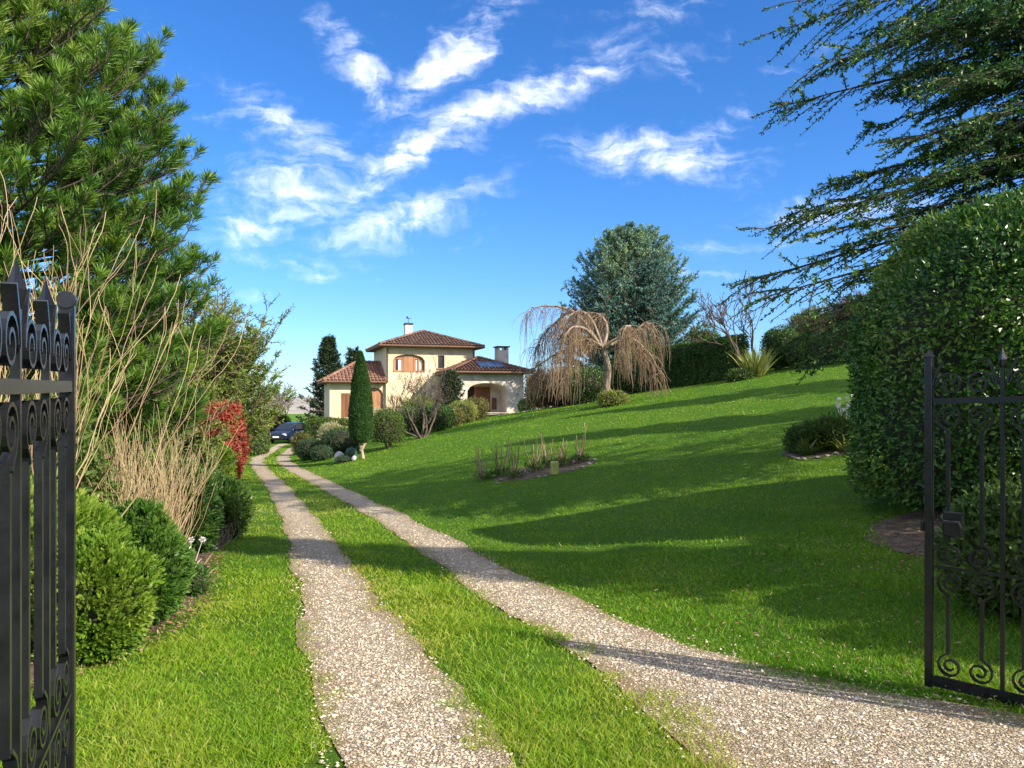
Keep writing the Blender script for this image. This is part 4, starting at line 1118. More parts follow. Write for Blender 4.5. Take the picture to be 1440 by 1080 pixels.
WOODL = plainmat('light_brown_wood', (.28, .13, .06), (.38, .19, .09), 4, .6, .2, 30, stretch=(1, 1, .15))
EAVE = plainmat('eave_wood', (.11, .06, .035), (.16, .09, .05), 5, .8)
GLASS = plainmat('window_glass', (.02, .025, .03), rough=.08, spec=.8)
CURT = plainmat('white_curtain', (.6, .58, .54), (.7, .68, .64), 8, .9)
STEEL = plainmat('dark_metal', (.03, .03, .035), rough=.5)


def quad(mb, a, b, c, d, col=.5, mi=0): mb.add([a, b, c, d], [[0, 1, 2, 3]], col, mi)


def wall_open(mb, u0, u1, z0, z1, w, ops, depth, du=(1, 0), mi=0, back=True):
    """wall in the plane w, from u0 to u1, with openings (a, b, zb, zs, rise): sill height, spring height, arch rise"""
    def P(u, z, k=0.): return (u, w + k, z)
    cur = u0
    for (a, b, zb, zs, rise) in sorted(ops):
        quad(mb, P(cur, z0), P(a, z0), P(a, z1), P(cur, z1), mi=mi)
        if zb > z0: quad(mb, P(a, z0), P(b, z0), P(b, zb), P(a, zb), mi=mi)
        n = 14; us = np.linspace(a, b, n + 1); tt = (us - a) / (b - a) * 2 - 1
        zs_ = zs + rise * np.sqrt(np.maximum(0, 1 - tt ** 2)) if rise > 0 else np.full(n + 1, zs)
        for i in range(n):
            quad(mb, P(us[i], zs_[i]), P(us[i + 1], zs_[i + 1]), P(us[i + 1], z1), P(us[i], z1), mi=mi)
            quad(mb, P(us[i], zs_[i]), P(us[i], zs_[i], depth), P(us[i + 1], zs_[i + 1], depth), P(us[i + 1], zs_[i + 1]), mi=mi)
        quad(mb, P(a, zb), P(a, zb, depth), P(a, zs_[0], depth), P(a, zs_[0]), mi=mi); quad(mb, P(b, zb), P(b, zs_[-1]), P(b, zs_[-1], depth), P(b, zb, depth), mi=mi)
        quad(mb, P(a, zb), P(b, zb), P(b, zb, depth), P(a, zb, depth), mi=mi)
        if back: quad(mb, P(a - .02, zb - .02, depth), P(b + .02, zb - .02, depth), P(b + .02, zs + rise + .02, depth), P(a - .02, zs + rise + .02, depth), mi=mi)
        cur = b
    quad(mb, P(cur, z0), P(u1, z0), P(u1, z1), P(cur, z1), mi=mi)


def hip(mb, u0, u1, w0, w1, ze, za, th=.16, pitch=.27, hip_l=True, hip_r=True, cu=None, ca=None, flat=False):
    """hipped roof over a rectangle: eave height ze, top za; cu = (ridge start, ridge end)"""
    hw = (w1 - w0) / 2; wm = (w0 + w1) / 2
    if cu is None: cu = ((u0 + u1) / 2, (u0 + u1) / 2)
    A, B, C_, D_ = (u0, w0, ze), (u1, w0, ze), (u1, w1, ze), (u0, w1, ze)
    E, G = (cu[0], wm, za), (cu[1], wm, za)
    ridge = cu[1] - cu[0] > .01
    def face(pts, col=.4): mb.add(pts, [list(range(len(pts)))], col)
    face([A, B, G, E] if ridge else [A, B, E]); face([C_, D_, E, G] if ridge else [C_, D_, E])
    face([D_, A, E]); face([B, C_, G])
    for p, q in ((A, B), (B, C_), (C_, D_), (D_, A)):
        mb.add([p, q, (q[0], q[1], q[2] - th), (p[0], p[1], p[2] - th)], [[0, 1, 2, 3]], .3, 1)
    mb.add([(p[0], p[1], p[2] - th) for p in (A, B, C_, D_)], [[3, 2, 1, 0]], .3, 1)
    # ridges of round tiles running down every slope, broken into courses
    def rows(P0, P1, top):          # eave P0->P1, top(t) gives the point on the hip / ridge above
        P0, P1 = np.array(P0), np.array(P1); L = np.linalg.norm(P1 - P0); k = int(L / pitch)
        paths, cols = [], []
        for i in range(k):
            t = (i + .5) / k; b = P0 + (P1 - P0) * t; e = np.array(top(t)); ln = np.linalg.norm(e - b)
            if ln < .3: continue
            nseg = max(1, int(ln / .42))
            for j in range(nseg):
                p = b + (e - b) * (j / nseg); q = b + (e - b) * ((j + 1) / nseg)
                paths.append([p + [0, 0, .05], q + [0, 0, .02]]); cols.append(np.clip(.5 + rng.normal() * .28, 0, 1))
        paths = np.array(paths); 
        tubes(mb, paths, np.array([.085, .07]), 5, np.array(cols))
    def lerp(a, b, t): return tuple(np.array(a) * (1 - t) + np.array(b) * t)
    def topf(P0, P1, E0, G0):
        P0_, P1_ = np.array(P0), np.array(P1); dv = nrm(P1_ - P0_); L = np.linalg.norm(P1_ - P0_)
        e = np.dot(np.array(E0) - P0_, dv); g_ = np.dot(np.array(G0) - P0_, dv)
        def f(t):
            a = t * L
            if a < e: s = a / max(e, 1e-6); return P0_ * (1 - s) + np.array(E0) * s
            if a > g_: s = (L - a) / max(L - g_, 1e-6); return P1_ * (1 - s) + np.array(G0) * s
            s = (a - e) / max(g_ - e, 1e-6); return np.array(E0) * (1 - s) + np.array(G0) * s
        return f
    rows(A, B, topf(A, B, E, G)); rows(C_, D_, topf(C_, D_, G, E)); rows(D_, A, topf(D_, A, E, E)); (rows(B, C_, topf(B, C_, G, G)) if hip_r else None)
    hips = [(A, E), (B, G), (C_, G), (D_, E)] + ([(E, G)] if ridge else [])
    for p, q in hips:
        p, q = np.array(p), np.array(q); k = max(2, int(np.linalg.norm(q - p) / .4))
        for j in range(k):
            tubes(mb, [[p + (q - p) * j / k + [0, 0, .05], p + (q - p) * (j + 1) / k + [0, 0, .04]]], [.12, .10], 6, float(np.clip(.5 + rng.normal() * .25, 0, 1)))


def frame(mb, u0, u1, z0, z1, w, t=.07, dp=.06, mull=1):
    box(mb, ((u0 + u1) / 2, w, z0 + t / 2), (u1 - u0, dp, t)); box(mb, ((u0 + u1) / 2, w, z1 - t / 2), (u1 - u0, dp, t))
    for u in np.linspace(u0 + t / 2, u1 - t / 2, mull + 1): box(mb, (u, w, (z0 + z1) / 2), (t, dp, z1 - z0 - 2 * t))


zz0 = -1.6
# tower walls (front plane at w = .62)
m = MB()
wall_open(m, .62, 7.85, zz0, 5.42, .62, [(1.15, 3.72, 3.42, 4.35, .5), (4.78, 5.32, 3.76, 4.82, 0)], .35)
quad(m, (.62, 7.4, zz0), (.62, .62, zz0), (.62, .62, 5.42), (.62, 7.4, 5.42)); quad(m, (7.85, .62, zz0), (7.85, 7.4, zz0), (7.85, 7.4, 5.42), (7.85, .62, 5.42)); quad(m, (7.85, 7.4, zz0), (.62, 7.4, zz0), (.62, 7.4, 5.42), (7.85, 7.4, 5.42))
m.build('tower_wall', WALL, villa)
m = MB(); hip(m, 0, 8.47, 0, 8.0, 5.56, 7.02); m.build('roof', [TILE, EAVE], villa)
# tower loggia window
m = MB(); frame(m, 1.20, 2.05, 3.46, 4.6, .86, .12, .08, 1); frame(m, 2.85, 3.66, 3.46, 4.6, .86, .12, .08, 2); box(m, (2.45, .86, 4.05), (.76, .1, 1.25)); box(m, (1.3, .80, 3.95), (.24, .05, 1.0)); box(m, (2.43, .72, 3.52), (2.4, .06, .12))
wn = m.build('window', WOODL, villa)
for (a, b) in ((1.30, 2.0), (2.85, 3.6)):
    m = MB(); quad(m, (a, .92, 3.5), (b, .92, 3.5), (b, .92, 4.6), (a, .92, 4.6)); m.build('pane', GLASS, wn)
for (a, b) in ((1.78, .3), (3.28, .5)):
    m = MB(); box(m, (a, .90, 4.0), (b, .012, .9)); m.build('curtain', CURT, wn)
m = MB(); frame(m, 4.78, 5.32, 3.76, 4.82, .74, .06, .06, 1); wn = m.build('window', WOOD, villa)
m = MB(); quad(m, (4.82, .77, 3.8), (5.28, .77, 3.8), (5.28, .77, 4.78), (4.82, .77, 4.78)); m.build('pane', GLASS, wn)
m = MB(); box(m, (5.05, .585, 3.72), (.74, .1, .07)); m.build('sill', M['stone'], wn)
# gutters
def gutter(pts): 
    m = MB(); tubes(m, [pts], [.06] * len(pts), 7); m.build('gutter', EAVE, villa)
gutter([(-.05, -.06, 5.48), (2.8, -.06, 5.48), (5.6, -.06, 5.48), (8.52, -.06, 5.48)])
for u, w_, z0_, z1_ in ((7.72, .54, 3.2, 5.4), (.74, .54, 2.6, 5.4)):
    m = MB(); tubes(m, [[(u, w_ - .5, z1_ + .05), (u, w_, z1_ - .25), (u, w_, (z0_ + z1_) / 2), (u, w_, z0_)]], [.045] * 4, 7); m.build('downpipe', EAVE, villa)
# tower chimney with cap and weather vane
m = MB(); box(m, (3.3, 5.6, 7.0), (.62, .62, 1.3)); ch = m.build('chimney', WALLW, villa)
m = MB(); box(m, (3.3, 5.6, 7.74), (.74, .74, .16), bev=.03); m.build('cap', STEEL, ch)
m = MB(); tubes(m, [[(3.3, 5.6, 7.8), (3.3, 5.6, 8.0), (3.3, 5.6, 8.3)]], [.025] * 3, 6); box(m, (3.36, 5.6, 8.22), (.4, .02, .05)); box(m, (3.2, 5.6, 8.32), (.16, .02, .16)); m.build('weather_vane', STEEL, ch)
# left wing
m = MB()
wall_open(m, -3.68, .60, zz0, 2.55, .90, [(-2.82, -2.12, -.1, 1.75, 0), (-1.1, .42, -.3, 1.7, .5)], .25)
quad(m, (-3.68, 6.2, zz0), (-3.68, .90, zz0), (-3.68, .90, 2.55), (-3.68, 6.2, 2.55)); quad(m, (.6, 6.2, zz0), (-3.68, 6.2, zz0), (-3.68, 6.2, 2.55), (.6, 6.2, 2.55))
m.build('wing_wall', WALL, villa)
m = MB(); hip(m, -4.22, .57, .32, 6.8, 2.70, 4.32, cu=(-1.3, .57), hip_r=False); m.build('roof', [TILER, EAVE], villa)
gutter([(-4.27, .26, 2.62), (-3.0, .26, 2.62), (-1.5, .26, 2.62), (.5, .26, 2.62)])
m = MB(); box(m, (-2.65, .98, .83), (.335, .06, 1.84)); box(m, (-2.295, .98, .83), (.335, .06, 1.84))
for k in range(14): box(m, (-2.65, .94, .0 + k * .125), (.26, .02, .04)); box(m, (-2.295, .94, .0 + k * .125), (.26, .02, .04))
m.build('shutter', WOOD, villa)
m = MB(); frame(m, -1.08, .40, -.28, 2.1, 1.05, .1, .08, 2); box(m, (-.34, 1.07, .9), (1.2, .04, 2.2)); m.build('shutter', WOODL, villa)
# porch block; eave corner at u 5.58, w -5.25 in the villa frame
c_, s_ = math.cos(TH_), math.sin(TH_)
dx, dy = -4.53 - HX, 57.0 - HY
pu, pw = dx * c_ + dy * s_, -dx * s_ + dy * c_
m = MB()
W1 = 6.5
wall_open(m, pu + .62, pu + W1 - .6, zz0, 3.22, pw + .62, [(pu + 1.45, pu + 4.55, .28, 1.9, .62)], 1.9)
quad(m, (pu + .62, pw + 7.4, zz0), (pu + .62, pw + .62, zz0), (pu + .62, pw + .62, 3.22), (pu + .62, pw + 7.4, 3.22)); quad(m, (pu + W1 - .6, pw + .62, zz0), (pu + W1 - .6, pw + 7.4, zz0), (pu + W1 - .6, pw + 7.4, 3.22), (pu + W1 - .6, pw + .62, 3.22))
m.build('porch_wall', WALLW, villa)
m = MB(); hip(m, pu, pu + W1, pw, pw + 8.0, 3.38, 4.62); m.build('roof', [TILED, EAVE], villa)
gutter([(pu - .05, pw - .06, 3.30), (pu + 2, pw - .06, 3.30), (pu + 4.4, pw - .06, 3.30), (pu + W1 + .05, pw - .06, 3.30)])
dw = pw + .62 + 1.9
m = MB(); box(m, (pu + 2.9, dw - .05, 1.25), (.62, .08, 1.95)); box(m, (pu + 3.5, dw - .05, 1.25), (.5, .08, 1.95)); 
for k in (0, 1, 2): box(m, (pu + 2.9, dw - .10, .62 + k * .6), (.42, .03, .42))
dr = m.build('door', WOOD, villa)
m = MB(); tubes(m, [[(pu + 3.17, dw - .16, 1.1), (pu + 3.17, dw - .16, 1.2), (pu + 3.17, dw - .16, 1.3)]], [.02] * 3, 6); m.build('handle', STEEL, dr)
m = MB(); box(m, (pu + 2.1, dw - .04, 1.2), (.8, .05, 2.1)); m.build('dark_door_panel', plainmat('doorway_shade', (.03, .02, .015), rough=.9), villa)  # solid dark panel: the doorway's shade is in its colour, nothing is open
m = MB(); box(m, (pu + 4.1, dw - .05, .95), (.36, .05, .9)); m.build('shutter', WOOD, villa)
m = MB(); box(m, (pu + 3.0, pw + 1.35, .17), (3.3, 2.0, .18), bev=.02); m.build('step', M['stone'], villa)
for k, (u, z) in enumerate(((pu + 1.0, 2.6), (pu + 3.0, 2.95), (pu + 4.95, 2.6), (pu + 5.3, 1.7))):
    m = MB(); tubes(m, [[(u, pw + .62, z + .02), (u, pw + .50, z + .05), (u, pw + .42, z)]], [.05, .08, .1], 8); m.build('wall_lamp', M['stone_white'], villa)
# solar panel on the front slope of the porch roof
def slope(u, f): return (u, pw + 4.0 * f, 3.38 + 1.24 * f)
m = MB(); a, b, c2, d2 = [np.array(slope(*q)) + [0, 0, .13] for q in ((pu + 2.5, .22), (pu + 4.55, .24), (pu + 4.0, .58), (pu + 2.55, .58))]
m.add([a, b, c2 + [.55, 0, 0], d2, a - [0, 0, .05], b - [0, 0, .05], c2 + [.55, 0, -.05], d2 - [0, 0, .05]], [[0, 1, 2, 3], [4, 7, 6, 5], [0, 4, 5, 1], [1, 5, 6, 2], [2, 6, 7, 3], [3, 7, 4, 0]])
PV = plainmat('solar_glass', (.012, .028, .06), (.02, .04, .08), 3, .25, spec=.4); sp_ = m.build('solar_panel', PV, villa)
m = MB()
for t in (.33, .66): tubes(m, [[a + (b - a) * t + [0, 0, .01], (a + d2) / 2 * (1 - t) + (b + c2 + [.55, 0, 0]) / 2 * t + [0, 0, .012], d2 + (c2 + [.55, 0, 0] - d2) * t + [0, 0, .01]]], [.02] * 3, 4)
m.build('panel_rib', STEEL, sp_)
# porch chimney (right, behind)
m = MB(); cu_, cw_ = pu + 5.55, pw + 5.2
box(m, (cu_, cw_, 4.0), (.92, .92, 2.6)); 
for (a, b) in ((-.38, -.38), (.38, -.38), (.38, .38), (-.38, .38), (0, -.4), (.4, 0), (-.4, 0)): box(m, (cu_ + a, cw_ + b, 5.42), (.15, .15, .26))
ch = m.build('chimney', WALLW, villa)
m = MB(); box(m, (cu_, cw_, 5.59), (1.15, 1.15, .1), bev=.03); m.build('cap', STEEL, ch)

# ------------------------------------------------------------------ car
def make_car():
    x, y, z = at(408, 61)
    car = thing('parked_car', 'dark blue car parked facing us at the far end of the drive', 'car', (x, y, z), R(-12))
    PAINT = plainmat('dark_blue_paint', (.004, .011, .034), rough=.25, spec=.4)
    BLK = plainmat('black_plastic', (.015, .015, .017), rough=.5)
    def ring(yv, w, zb, zt_, e=3.2, n=20):
        t = np.linspace(0, 2 * PI, n, endpoint=False); c, s = np.cos(t), np.sin(t)
        xx = np.sign(c) * np.abs(c) ** (2 / e) * w; zz = (zb + zt_) / 2 + np.sign(s) * np.abs(s) ** (2 / e) * (zt_ - zb) / 2
        return np.stack([xx, np.full(n, yv), zz], -1)
    def loft(mb, rings, mi=0):
        n = len(rings[0]); V = np.concatenate(rings)
        Fq = [[j * n + i, j * n + (i + 1) % n, (j + 1) * n + (i + 1) % n, (j + 1) * n + i] for j in range(len(rings) - 1) for i in range(n)]
        Fq += [list(range(n))[::-1], [(len(rings) - 1) * n + i for i in range(n)]]
        mb.add(V, Fq, .5, mi)
    m = MB(); loft(m, [ring(-2.2, .72, .35, .72), ring(-2.12, .84, .28, .84), ring(-1.8, .9, .26, .93), ring(-1.0, .93, .25, 1.02), ring(1.5, .93, .25, 1.05), ring(2.1, .88, .3, 1.02), ring(2.25, .74, .4, .9)])
    m.build('body', PAINT, car, smooth=True)
    m = MB(); loft(m, [ring(-1.05, .80, .95, 1.02, 3), ring(-.35, .74, .95, 1.50, 3), ring(.3, .72, .95, 1.58, 3), ring(1.4, .72, .95, 1.54, 3), ring(2.0, .76, .95, 1.05, 3)])
    m.build('cabin', PAINT, car, smooth=True)
    m = MB(); quad(m, (-.70, -1.06, 1.04), (.70, -1.06, 1.04), (.58, -.40, 1.47), (-.58, -.40, 1.47)); m.build('windscreen', plainmat('tinted_glass', (.008, .014, .028), rough=.08, spec=.5), car)
    for sx in (-1, 1):
        m = MB(); quad(m, (sx * .775, -.75, 1.06), (sx * .765, 1.5, 1.08), (sx * .70, 1.3, 1.46), (sx * .70, -.3, 1.44)); m.build('side_window', GLASS, car)
        m = MB(); box(m, (sx * .62, -2.12, .70), (.34, .12, .16), bev=.04); m.build('headlight', plainmat('lamp_glass', (.6, .62, .65), rough=.1, spec=.9), car)
        m = MB(); box(m, (sx * .98, -.8, 1.05), (.2, .12, .14), bev=.04); m.build('mirror', PAINT, car)
        for yy in (-1.4, 1.4):
            m = MB(); t = [sx * .72, sx * .74, sx * .92, sx * .94]
            tubes(m, [[[q, yy, .33] for q in t]], [.28, .33, .33, .28], 20); wh = m.build('wheel', BLK, car)
            m = MB(); tubes(m, [[[sx * .93, yy, .33], [sx * .945, yy, .33], [sx * .95, yy, .33]]], [.2, .2, .17], 16); m.build('rim', plainmat('alloy', (.4, .4, .42), rough=.3, metal=.8), wh)
    m = MB(); box(m, (0, -2.21, .62), (.8, .05, .16), bev=.02); box(m, (0, -2.2, .4), (1.1, .05, .14), bev=.02); m.build('grille', BLK, car)
    m = MB(); box(m, (0, -2.25, .52), (.52, .02, .12), bev=.004); m.build('number_plate', plainmat('white_plate', (.8, .8, .78), rough=.5), car)


make_car()


# ------------------------------------------------------------------ grass and loose gravel (stuff)
def in_beds(X, Y):
    k = np.zeros(len(X), bool)
    for (cx, cy_, a, b) in BEDS:
        k |= ((X - cx) / a) ** 2 + ((Y - cy_) / b) ** 2 < .92 + .15 * sn(np.stack([X, Y], -1), 4, 2, 2)
    return k


def grass_field(n, d0, d1, tri, name, label, pad=260):
    d = np.exp(rng.uniform(math.log(d0), math.log(d1), n))
    px = rng.uniform(-pad, 1440 + pad, n)
    X = (px - 720) / F * d; Y = d
    P2 = np.stack([X, Y], -1)
    dl = np.abs(X - lx(Y)) / lhw(Y); dr = np.abs(X - rx(Y)) / rhw(Y)
    rt = np.clip((X - rx(Y)) / rhw(Y), 0, 2) * np.clip((4.9 - Y) / .6, 0, 1)
    dr = dr + .32 * rt
    e = np.minimum(dl, dr) + .24 * sn(P2, 3.2, 14, 3) + .2 * sn(P2, 15, 16, 2)
    pk = np.maximum(np.clip((e - .66) / .34, 0, 1), .012 + .12 * np.clip(sn(P2, 2.6, 19, 3) - .35, 0, 1)) 
    bd = X - bedx(Y)
    pk *= np.clip((bd + .12 + .1 * sn(P2, 4, 15, 2)) / .25, .02, 1)
    pk *= np.where(in_beds(X, Y), .05, 1)
    # worn thin patches
    pk *= np.clip(.85 + .5 * sn(P2, 2.2, 17, 3), .35, 1)
    ok = rng.uniform(0, 1, n) < pk
    X, Y, d, e, P2 = X[ok], Y[ok], d[ok], e[ok], P2[ok]
    n = len(X)
    mid = (X > lx(Y)) & (X < rx(Y))
    Z = gz(X, Y) - .004
    tuf = np.clip(sn(P2, 6, 18, 3), -1, 1)
    lush = np.clip((e - .9) / .8, 0, 1)
    L = (.036 + .018 * tuf) * (.8 + .35 * lush) * np.where(mid, 1.55, 1.) * rng.uniform(.55, 1.35, n) * np.clip(1 + (d - 10) * .012, 1, 1.5)
    W = np.maximum(.0034, .00100 * d) * rng.uniform(.7, 1.3, n)
    az = rng.uniform(0, 2 * PI, n); lean = rng.uniform(.15, 1.15, n)
    D = nrm(np.stack([np.cos(az) * lean, np.sin(az) * lean, np.ones(n)], -1))
    big = sn(P2, .5, 22, 3); sm = sn(P2, 3.5, 23, 2)
    a = .42 + .15 * big + .13 * sm + rng.normal(size=n) * .14
    a += np.where(mid, .10, 0) + np.where((e < 1.35), .16 * (1.35 - e) / .4, 0)
    a += np.where((X < lx(Y)) & (bd[ok] > 0), .05 + .2 * np.exp(-((Y - 3.1) / 1.1) ** 2) * np.clip(.6 + sn(P2, 1.8, 27, 3), 0, 1), 0) + np.where(X > rx(Y) + .6, -.07, 0)
    a = np.where(rng.uniform(0, 1, n) < np.where(d > 12, .008, .022), .95, np.clip(a, 0, .98))
    B = np.stack([X, Y, Z], -1)
    S = nrm(np.cross(D, np.stack([rng.normal(size=n), rng.normal(size=n), 0 * X], -1))) * W[:, None] / 2
    m = MB()
    bendv = np.stack([np.cos(az), np.sin(az), -.35 * np.ones(n)], -1) * (L * rng.uniform(.05, .4, n))[:, None]
    if tri:
        V = np.stack([B - S, B + S, B + D * L[:, None] + bendv], 1)
        m.add(V.reshape(-1, 3), (np.arange(n)[:, None] * 3 + np.arange(3)), np.repeat(a, 3))
    else:
        mdl = B + D * (L * .55)[:, None] + bendv * .25
        V = np.stack([B - S, B + S, mdl + S * .8, mdl - S * .8, B + D * L[:, None] + bendv], 1)
        i = np.arange(n)[:, None] * 5
        m.add(V.reshape(-1, 3), i + np.array([[0, 1, 2, 3]]), np.repeat(a, 5))
        m.f.append((i + np.array([[3, 2, 4]]), 0))
    o = m.build(name, M['grass'])
    return tag(o, label, kind='stuff')


grass_field(330000, 2.3, 9., False, 'grass', 'short green grass blades of the near lawn and drive verge')
grass_field(330000, 8.8, 58., True, 'grass', 'grass of the farther sloping lawn')

# loose stones on the tracks near the gate
def pebbles():
    n = 19000
    d = 2.3 * np.exp(rng.beta(1., 1.9, n) * math.log(26. / 2.3)); side = rng.uniform(0, 1, n) < .42
    c = np.where(side, lx(d), rx(d)); w = np.where(side, lhw(d), rhw(d))
    t = rng.normal(size=n) * .55; t = np.where(np.abs(t) > .98, rng.uniform(-.95, .95, n), t)
    X = c + t * w * 1.05; Y = d + rng.normal(size=n) * .05
    sp = (~side) & (rng.uniform(0, 1, n) < .05) & (d < 5.5)
    X = np.where(sp, rx(d) + rhw(d) * (1 + np.abs(rng.normal(size=n)) * .75), X)
    S = rng.uniform(.003, .0085, n) * np.where(rng.uniform(0, 1, n) < .05, 1.6, 1) * np.clip(.75 + d * .06, 1, 1.3)
    q = np.array([[1, 0, 0], [0, 1, 0], [-1, 0, 0], [0, -1, 0], [0, 0, 1], [0, 0, -1.]])
    V = q[None] * S[:, None, None] * rng.uniform(.55, 1.35, (n, 6, 1)) * np.array([1.25, 1, .7])
    V = V + rng.normal(size=V.shape) * S[:, None, None] * .22
    a = rng.uniform(0, 2 * PI, n); cs, si = np.cos(a)[:, None], np.sin(a)[:, None]
    V = np.stack([V[..., 0] * cs - V[..., 1] * si, V[..., 0] * si + V[..., 1] * cs, V[..., 2]], -1)
    V += np.stack([X, Y, gz(X, Y) + .008 + S * .25], -1)[:, None]
    f = np.array([[0, 1, 4], [1, 2, 4], [2, 3, 4], [3, 0, 4], [1, 0, 5], [2, 1, 5], [3, 2, 5], [0, 3, 5]])
    m = MB(); m.add(V.reshape(-1, 3), (np.arange(n)[:, None, None] * 6 + f[None]).reshape(-1, 3), np.repeat(rng.uniform(0, 1, n), 6))
    mt = leafmat('pebble_stone', [(.32, .24, .16), (.46, .37, .26), (.56, .47, .36), (.64, .57, .47)], 0., .85, .3)
    tag(m.build('gravel', mt), 'loose pale pebbles scattered on the wheel tracks', kind='stuff')


pebbles()

# fallen dry leaves and bark crumbs on the soil by the hedge and the left bed
def litter():
    n = 5200
    k = rng.integers(0, 2, n)
    yy = np.exp(rng.uniform(math.log(3.2), math.log(13), n))
    X = np.where(k == 0, bedx(yy) - np.abs(rng.normal(size=n)) * .35 + .05, 4.6 + rng.normal(size=n) * .9); Y = np.where(k == 0, yy, 7. + rng.normal(size=n) * .8)
    q = rng.uniform(0, 1, n) < .16
    Y = np.where(q, np.exp(rng.uniform(math.log(3.), math.log(16), n)), Y); X = np.where(q, rx(Y) + .6 + np.abs(rng.normal(size=n)) * Y * .3, X)
    P = np.stack([X, Y, gz(X, Y) + np.where(q, .04, .015)], -1)
    D = nrm(uniq(n) * np.array([1, 1, .25])); m = MB()
    leaves(m, P, D, nrm(uniq(n) * .4 + [0, 0, 1]), rng.uniform(.02, .055, n), rng.uniform(.01, .022, n), rng.uniform(0, 1, n))
    tag(m.build('leaf_litter', leafmat('dry_leaves', [(.09, .05, .03), (.2, .12, .07), (.34, .23, .14)], .1, .9, .1)), 'dry brown leaf litter on the bare soil', kind='stuff')


litter()

# ------------------------------------------------------------------ far hill beyond the skyline trees
def hill():
    m = MB(); n = 140
    X = np.linspace(-1500, 1500, n); V = []
    for j, (d, f) in enumerate(((620, 0), (760, .75), (900, 1.), (1100, .2))):
        P = np.stack([X / 300, np.full(n, j * .4)], -1)
        h = (19 + 7 * sn(P, 1.4, 51, 4)) * f
        V.append(np.stack([X, np.full(n, float(d)), -14 + h], -1))
    V = np.concatenate(V)
    m.add(V, [[j * n + i, j * n + i + 1, (j + 1) * n + i + 1, (j + 1) * n + i] for j in range(3) for i in range(n - 1)])
    tag(m.build('hills', plainmat('winter_woodland', (.21, .19, .16), (.31, .28, .24), .05, 1., coord='Object', detail=8.), smooth=True), 'pale brownish wooded hills on the horizon', kind='structure')


hill()

# ------------------------------------------------------------------ sky, sun, camera
SUN_EL, SUN_TO = R(33), nrm(np.array([.84, -.54, 0]))
w = bpy.data.worlds.new('World'); SC.world = w; w.use_nodes = True
nt = w.node_tree; nt.nodes.clear(); LK = nt.links.new
out = nt.nodes.new('ShaderNodeOutputWorld'); bg = nt.nodes.new('ShaderNodeBackground'); bg.inputs[1].default_value = .14
sky = nt.nodes.new('ShaderNodeTexSky'); sky.sky_type = 'NISHITA'; sky.sun_disc = False
sky.sun_elevation = SUN_EL; sky.sun_rotation = math.atan2(SUN_TO[0], SUN_TO[1]); sky.altitude = 200; sky.air_density = 1.0; sky.dust_density = .35; sky.ozone_density = 2.6
hs = nt.nodes.new('ShaderNodeHueSaturation'); hs.inputs['Saturation'].default_value = 1.12; hs.inputs['Value'].default_value = 1.0
tn = nt.nodes.new('ShaderNodeMix'); tn.data_type = 'RGBA'; tn.blend_type = 'MULTIPLY'; tn.inputs[0].default_value = 1.; tn.inputs[7].default_value = (.45, .58, .80, 1)
LK(sky.outputs[0], tn.inputs[6]); LK(tn.outputs[2], hs.inputs['Color'])
tc = nt.nodes.new('ShaderNodeTexCoord')
sep = nt.nodes.new('ShaderNodeSeparateXYZ'); LK(tc.outputs['Generated'], sep.inputs[0])


def MT(op, a, b=None, c=None, clamp=False):
    n = nt.nodes.new('ShaderNodeMath'); n.operation = op; n.use_clamp = clamp
    for i, v in enumerate((a, b, c)):
        if v is None: continue
        if isinstance(v, (int, float)): n.inputs[i].default_value = v
        else: LK(v, n.inputs[i])
    return n.outputs[0]


yy = MT('MAXIMUM', sep.outputs[1], .05)
u = MT('DIVIDE', sep.outputs[0], yy); v = MT('DIVIDE', sep.outputs[2], yy)
uv = nt.nodes.new('ShaderNodeCombineXYZ'); LK(u, uv.inputs[0]); LK(v, uv.inputs[1]); uv.inputs[2].default_value = 1.
nw = nt.nodes.new('ShaderNodeTexNoise'); nw.inputs['Scale'].default_value = 7.; nw.inputs['Detail'].default_value = 5.; nw.inputs['Roughness'].default_value = .6
LK(uv.outputs[0], nw.inputs['Vector'])
wp = nt.nodes.new('ShaderNodeVectorMath'); wp.operation = 'MULTIPLY_ADD'; LK(nw.outputs['Color'], wp.inputs[0]); wp.inputs[1].default_value = (.10, .075, 0); 
off = nt.nodes.new('ShaderNodeVectorMath'); off.operation = 'ADD'; LK(uv.outputs[0], off.inputs[0]); off.inputs[1].default_value = (-.05, -.0375, 0)
LK(off.outputs[0], wp.inputs[2])
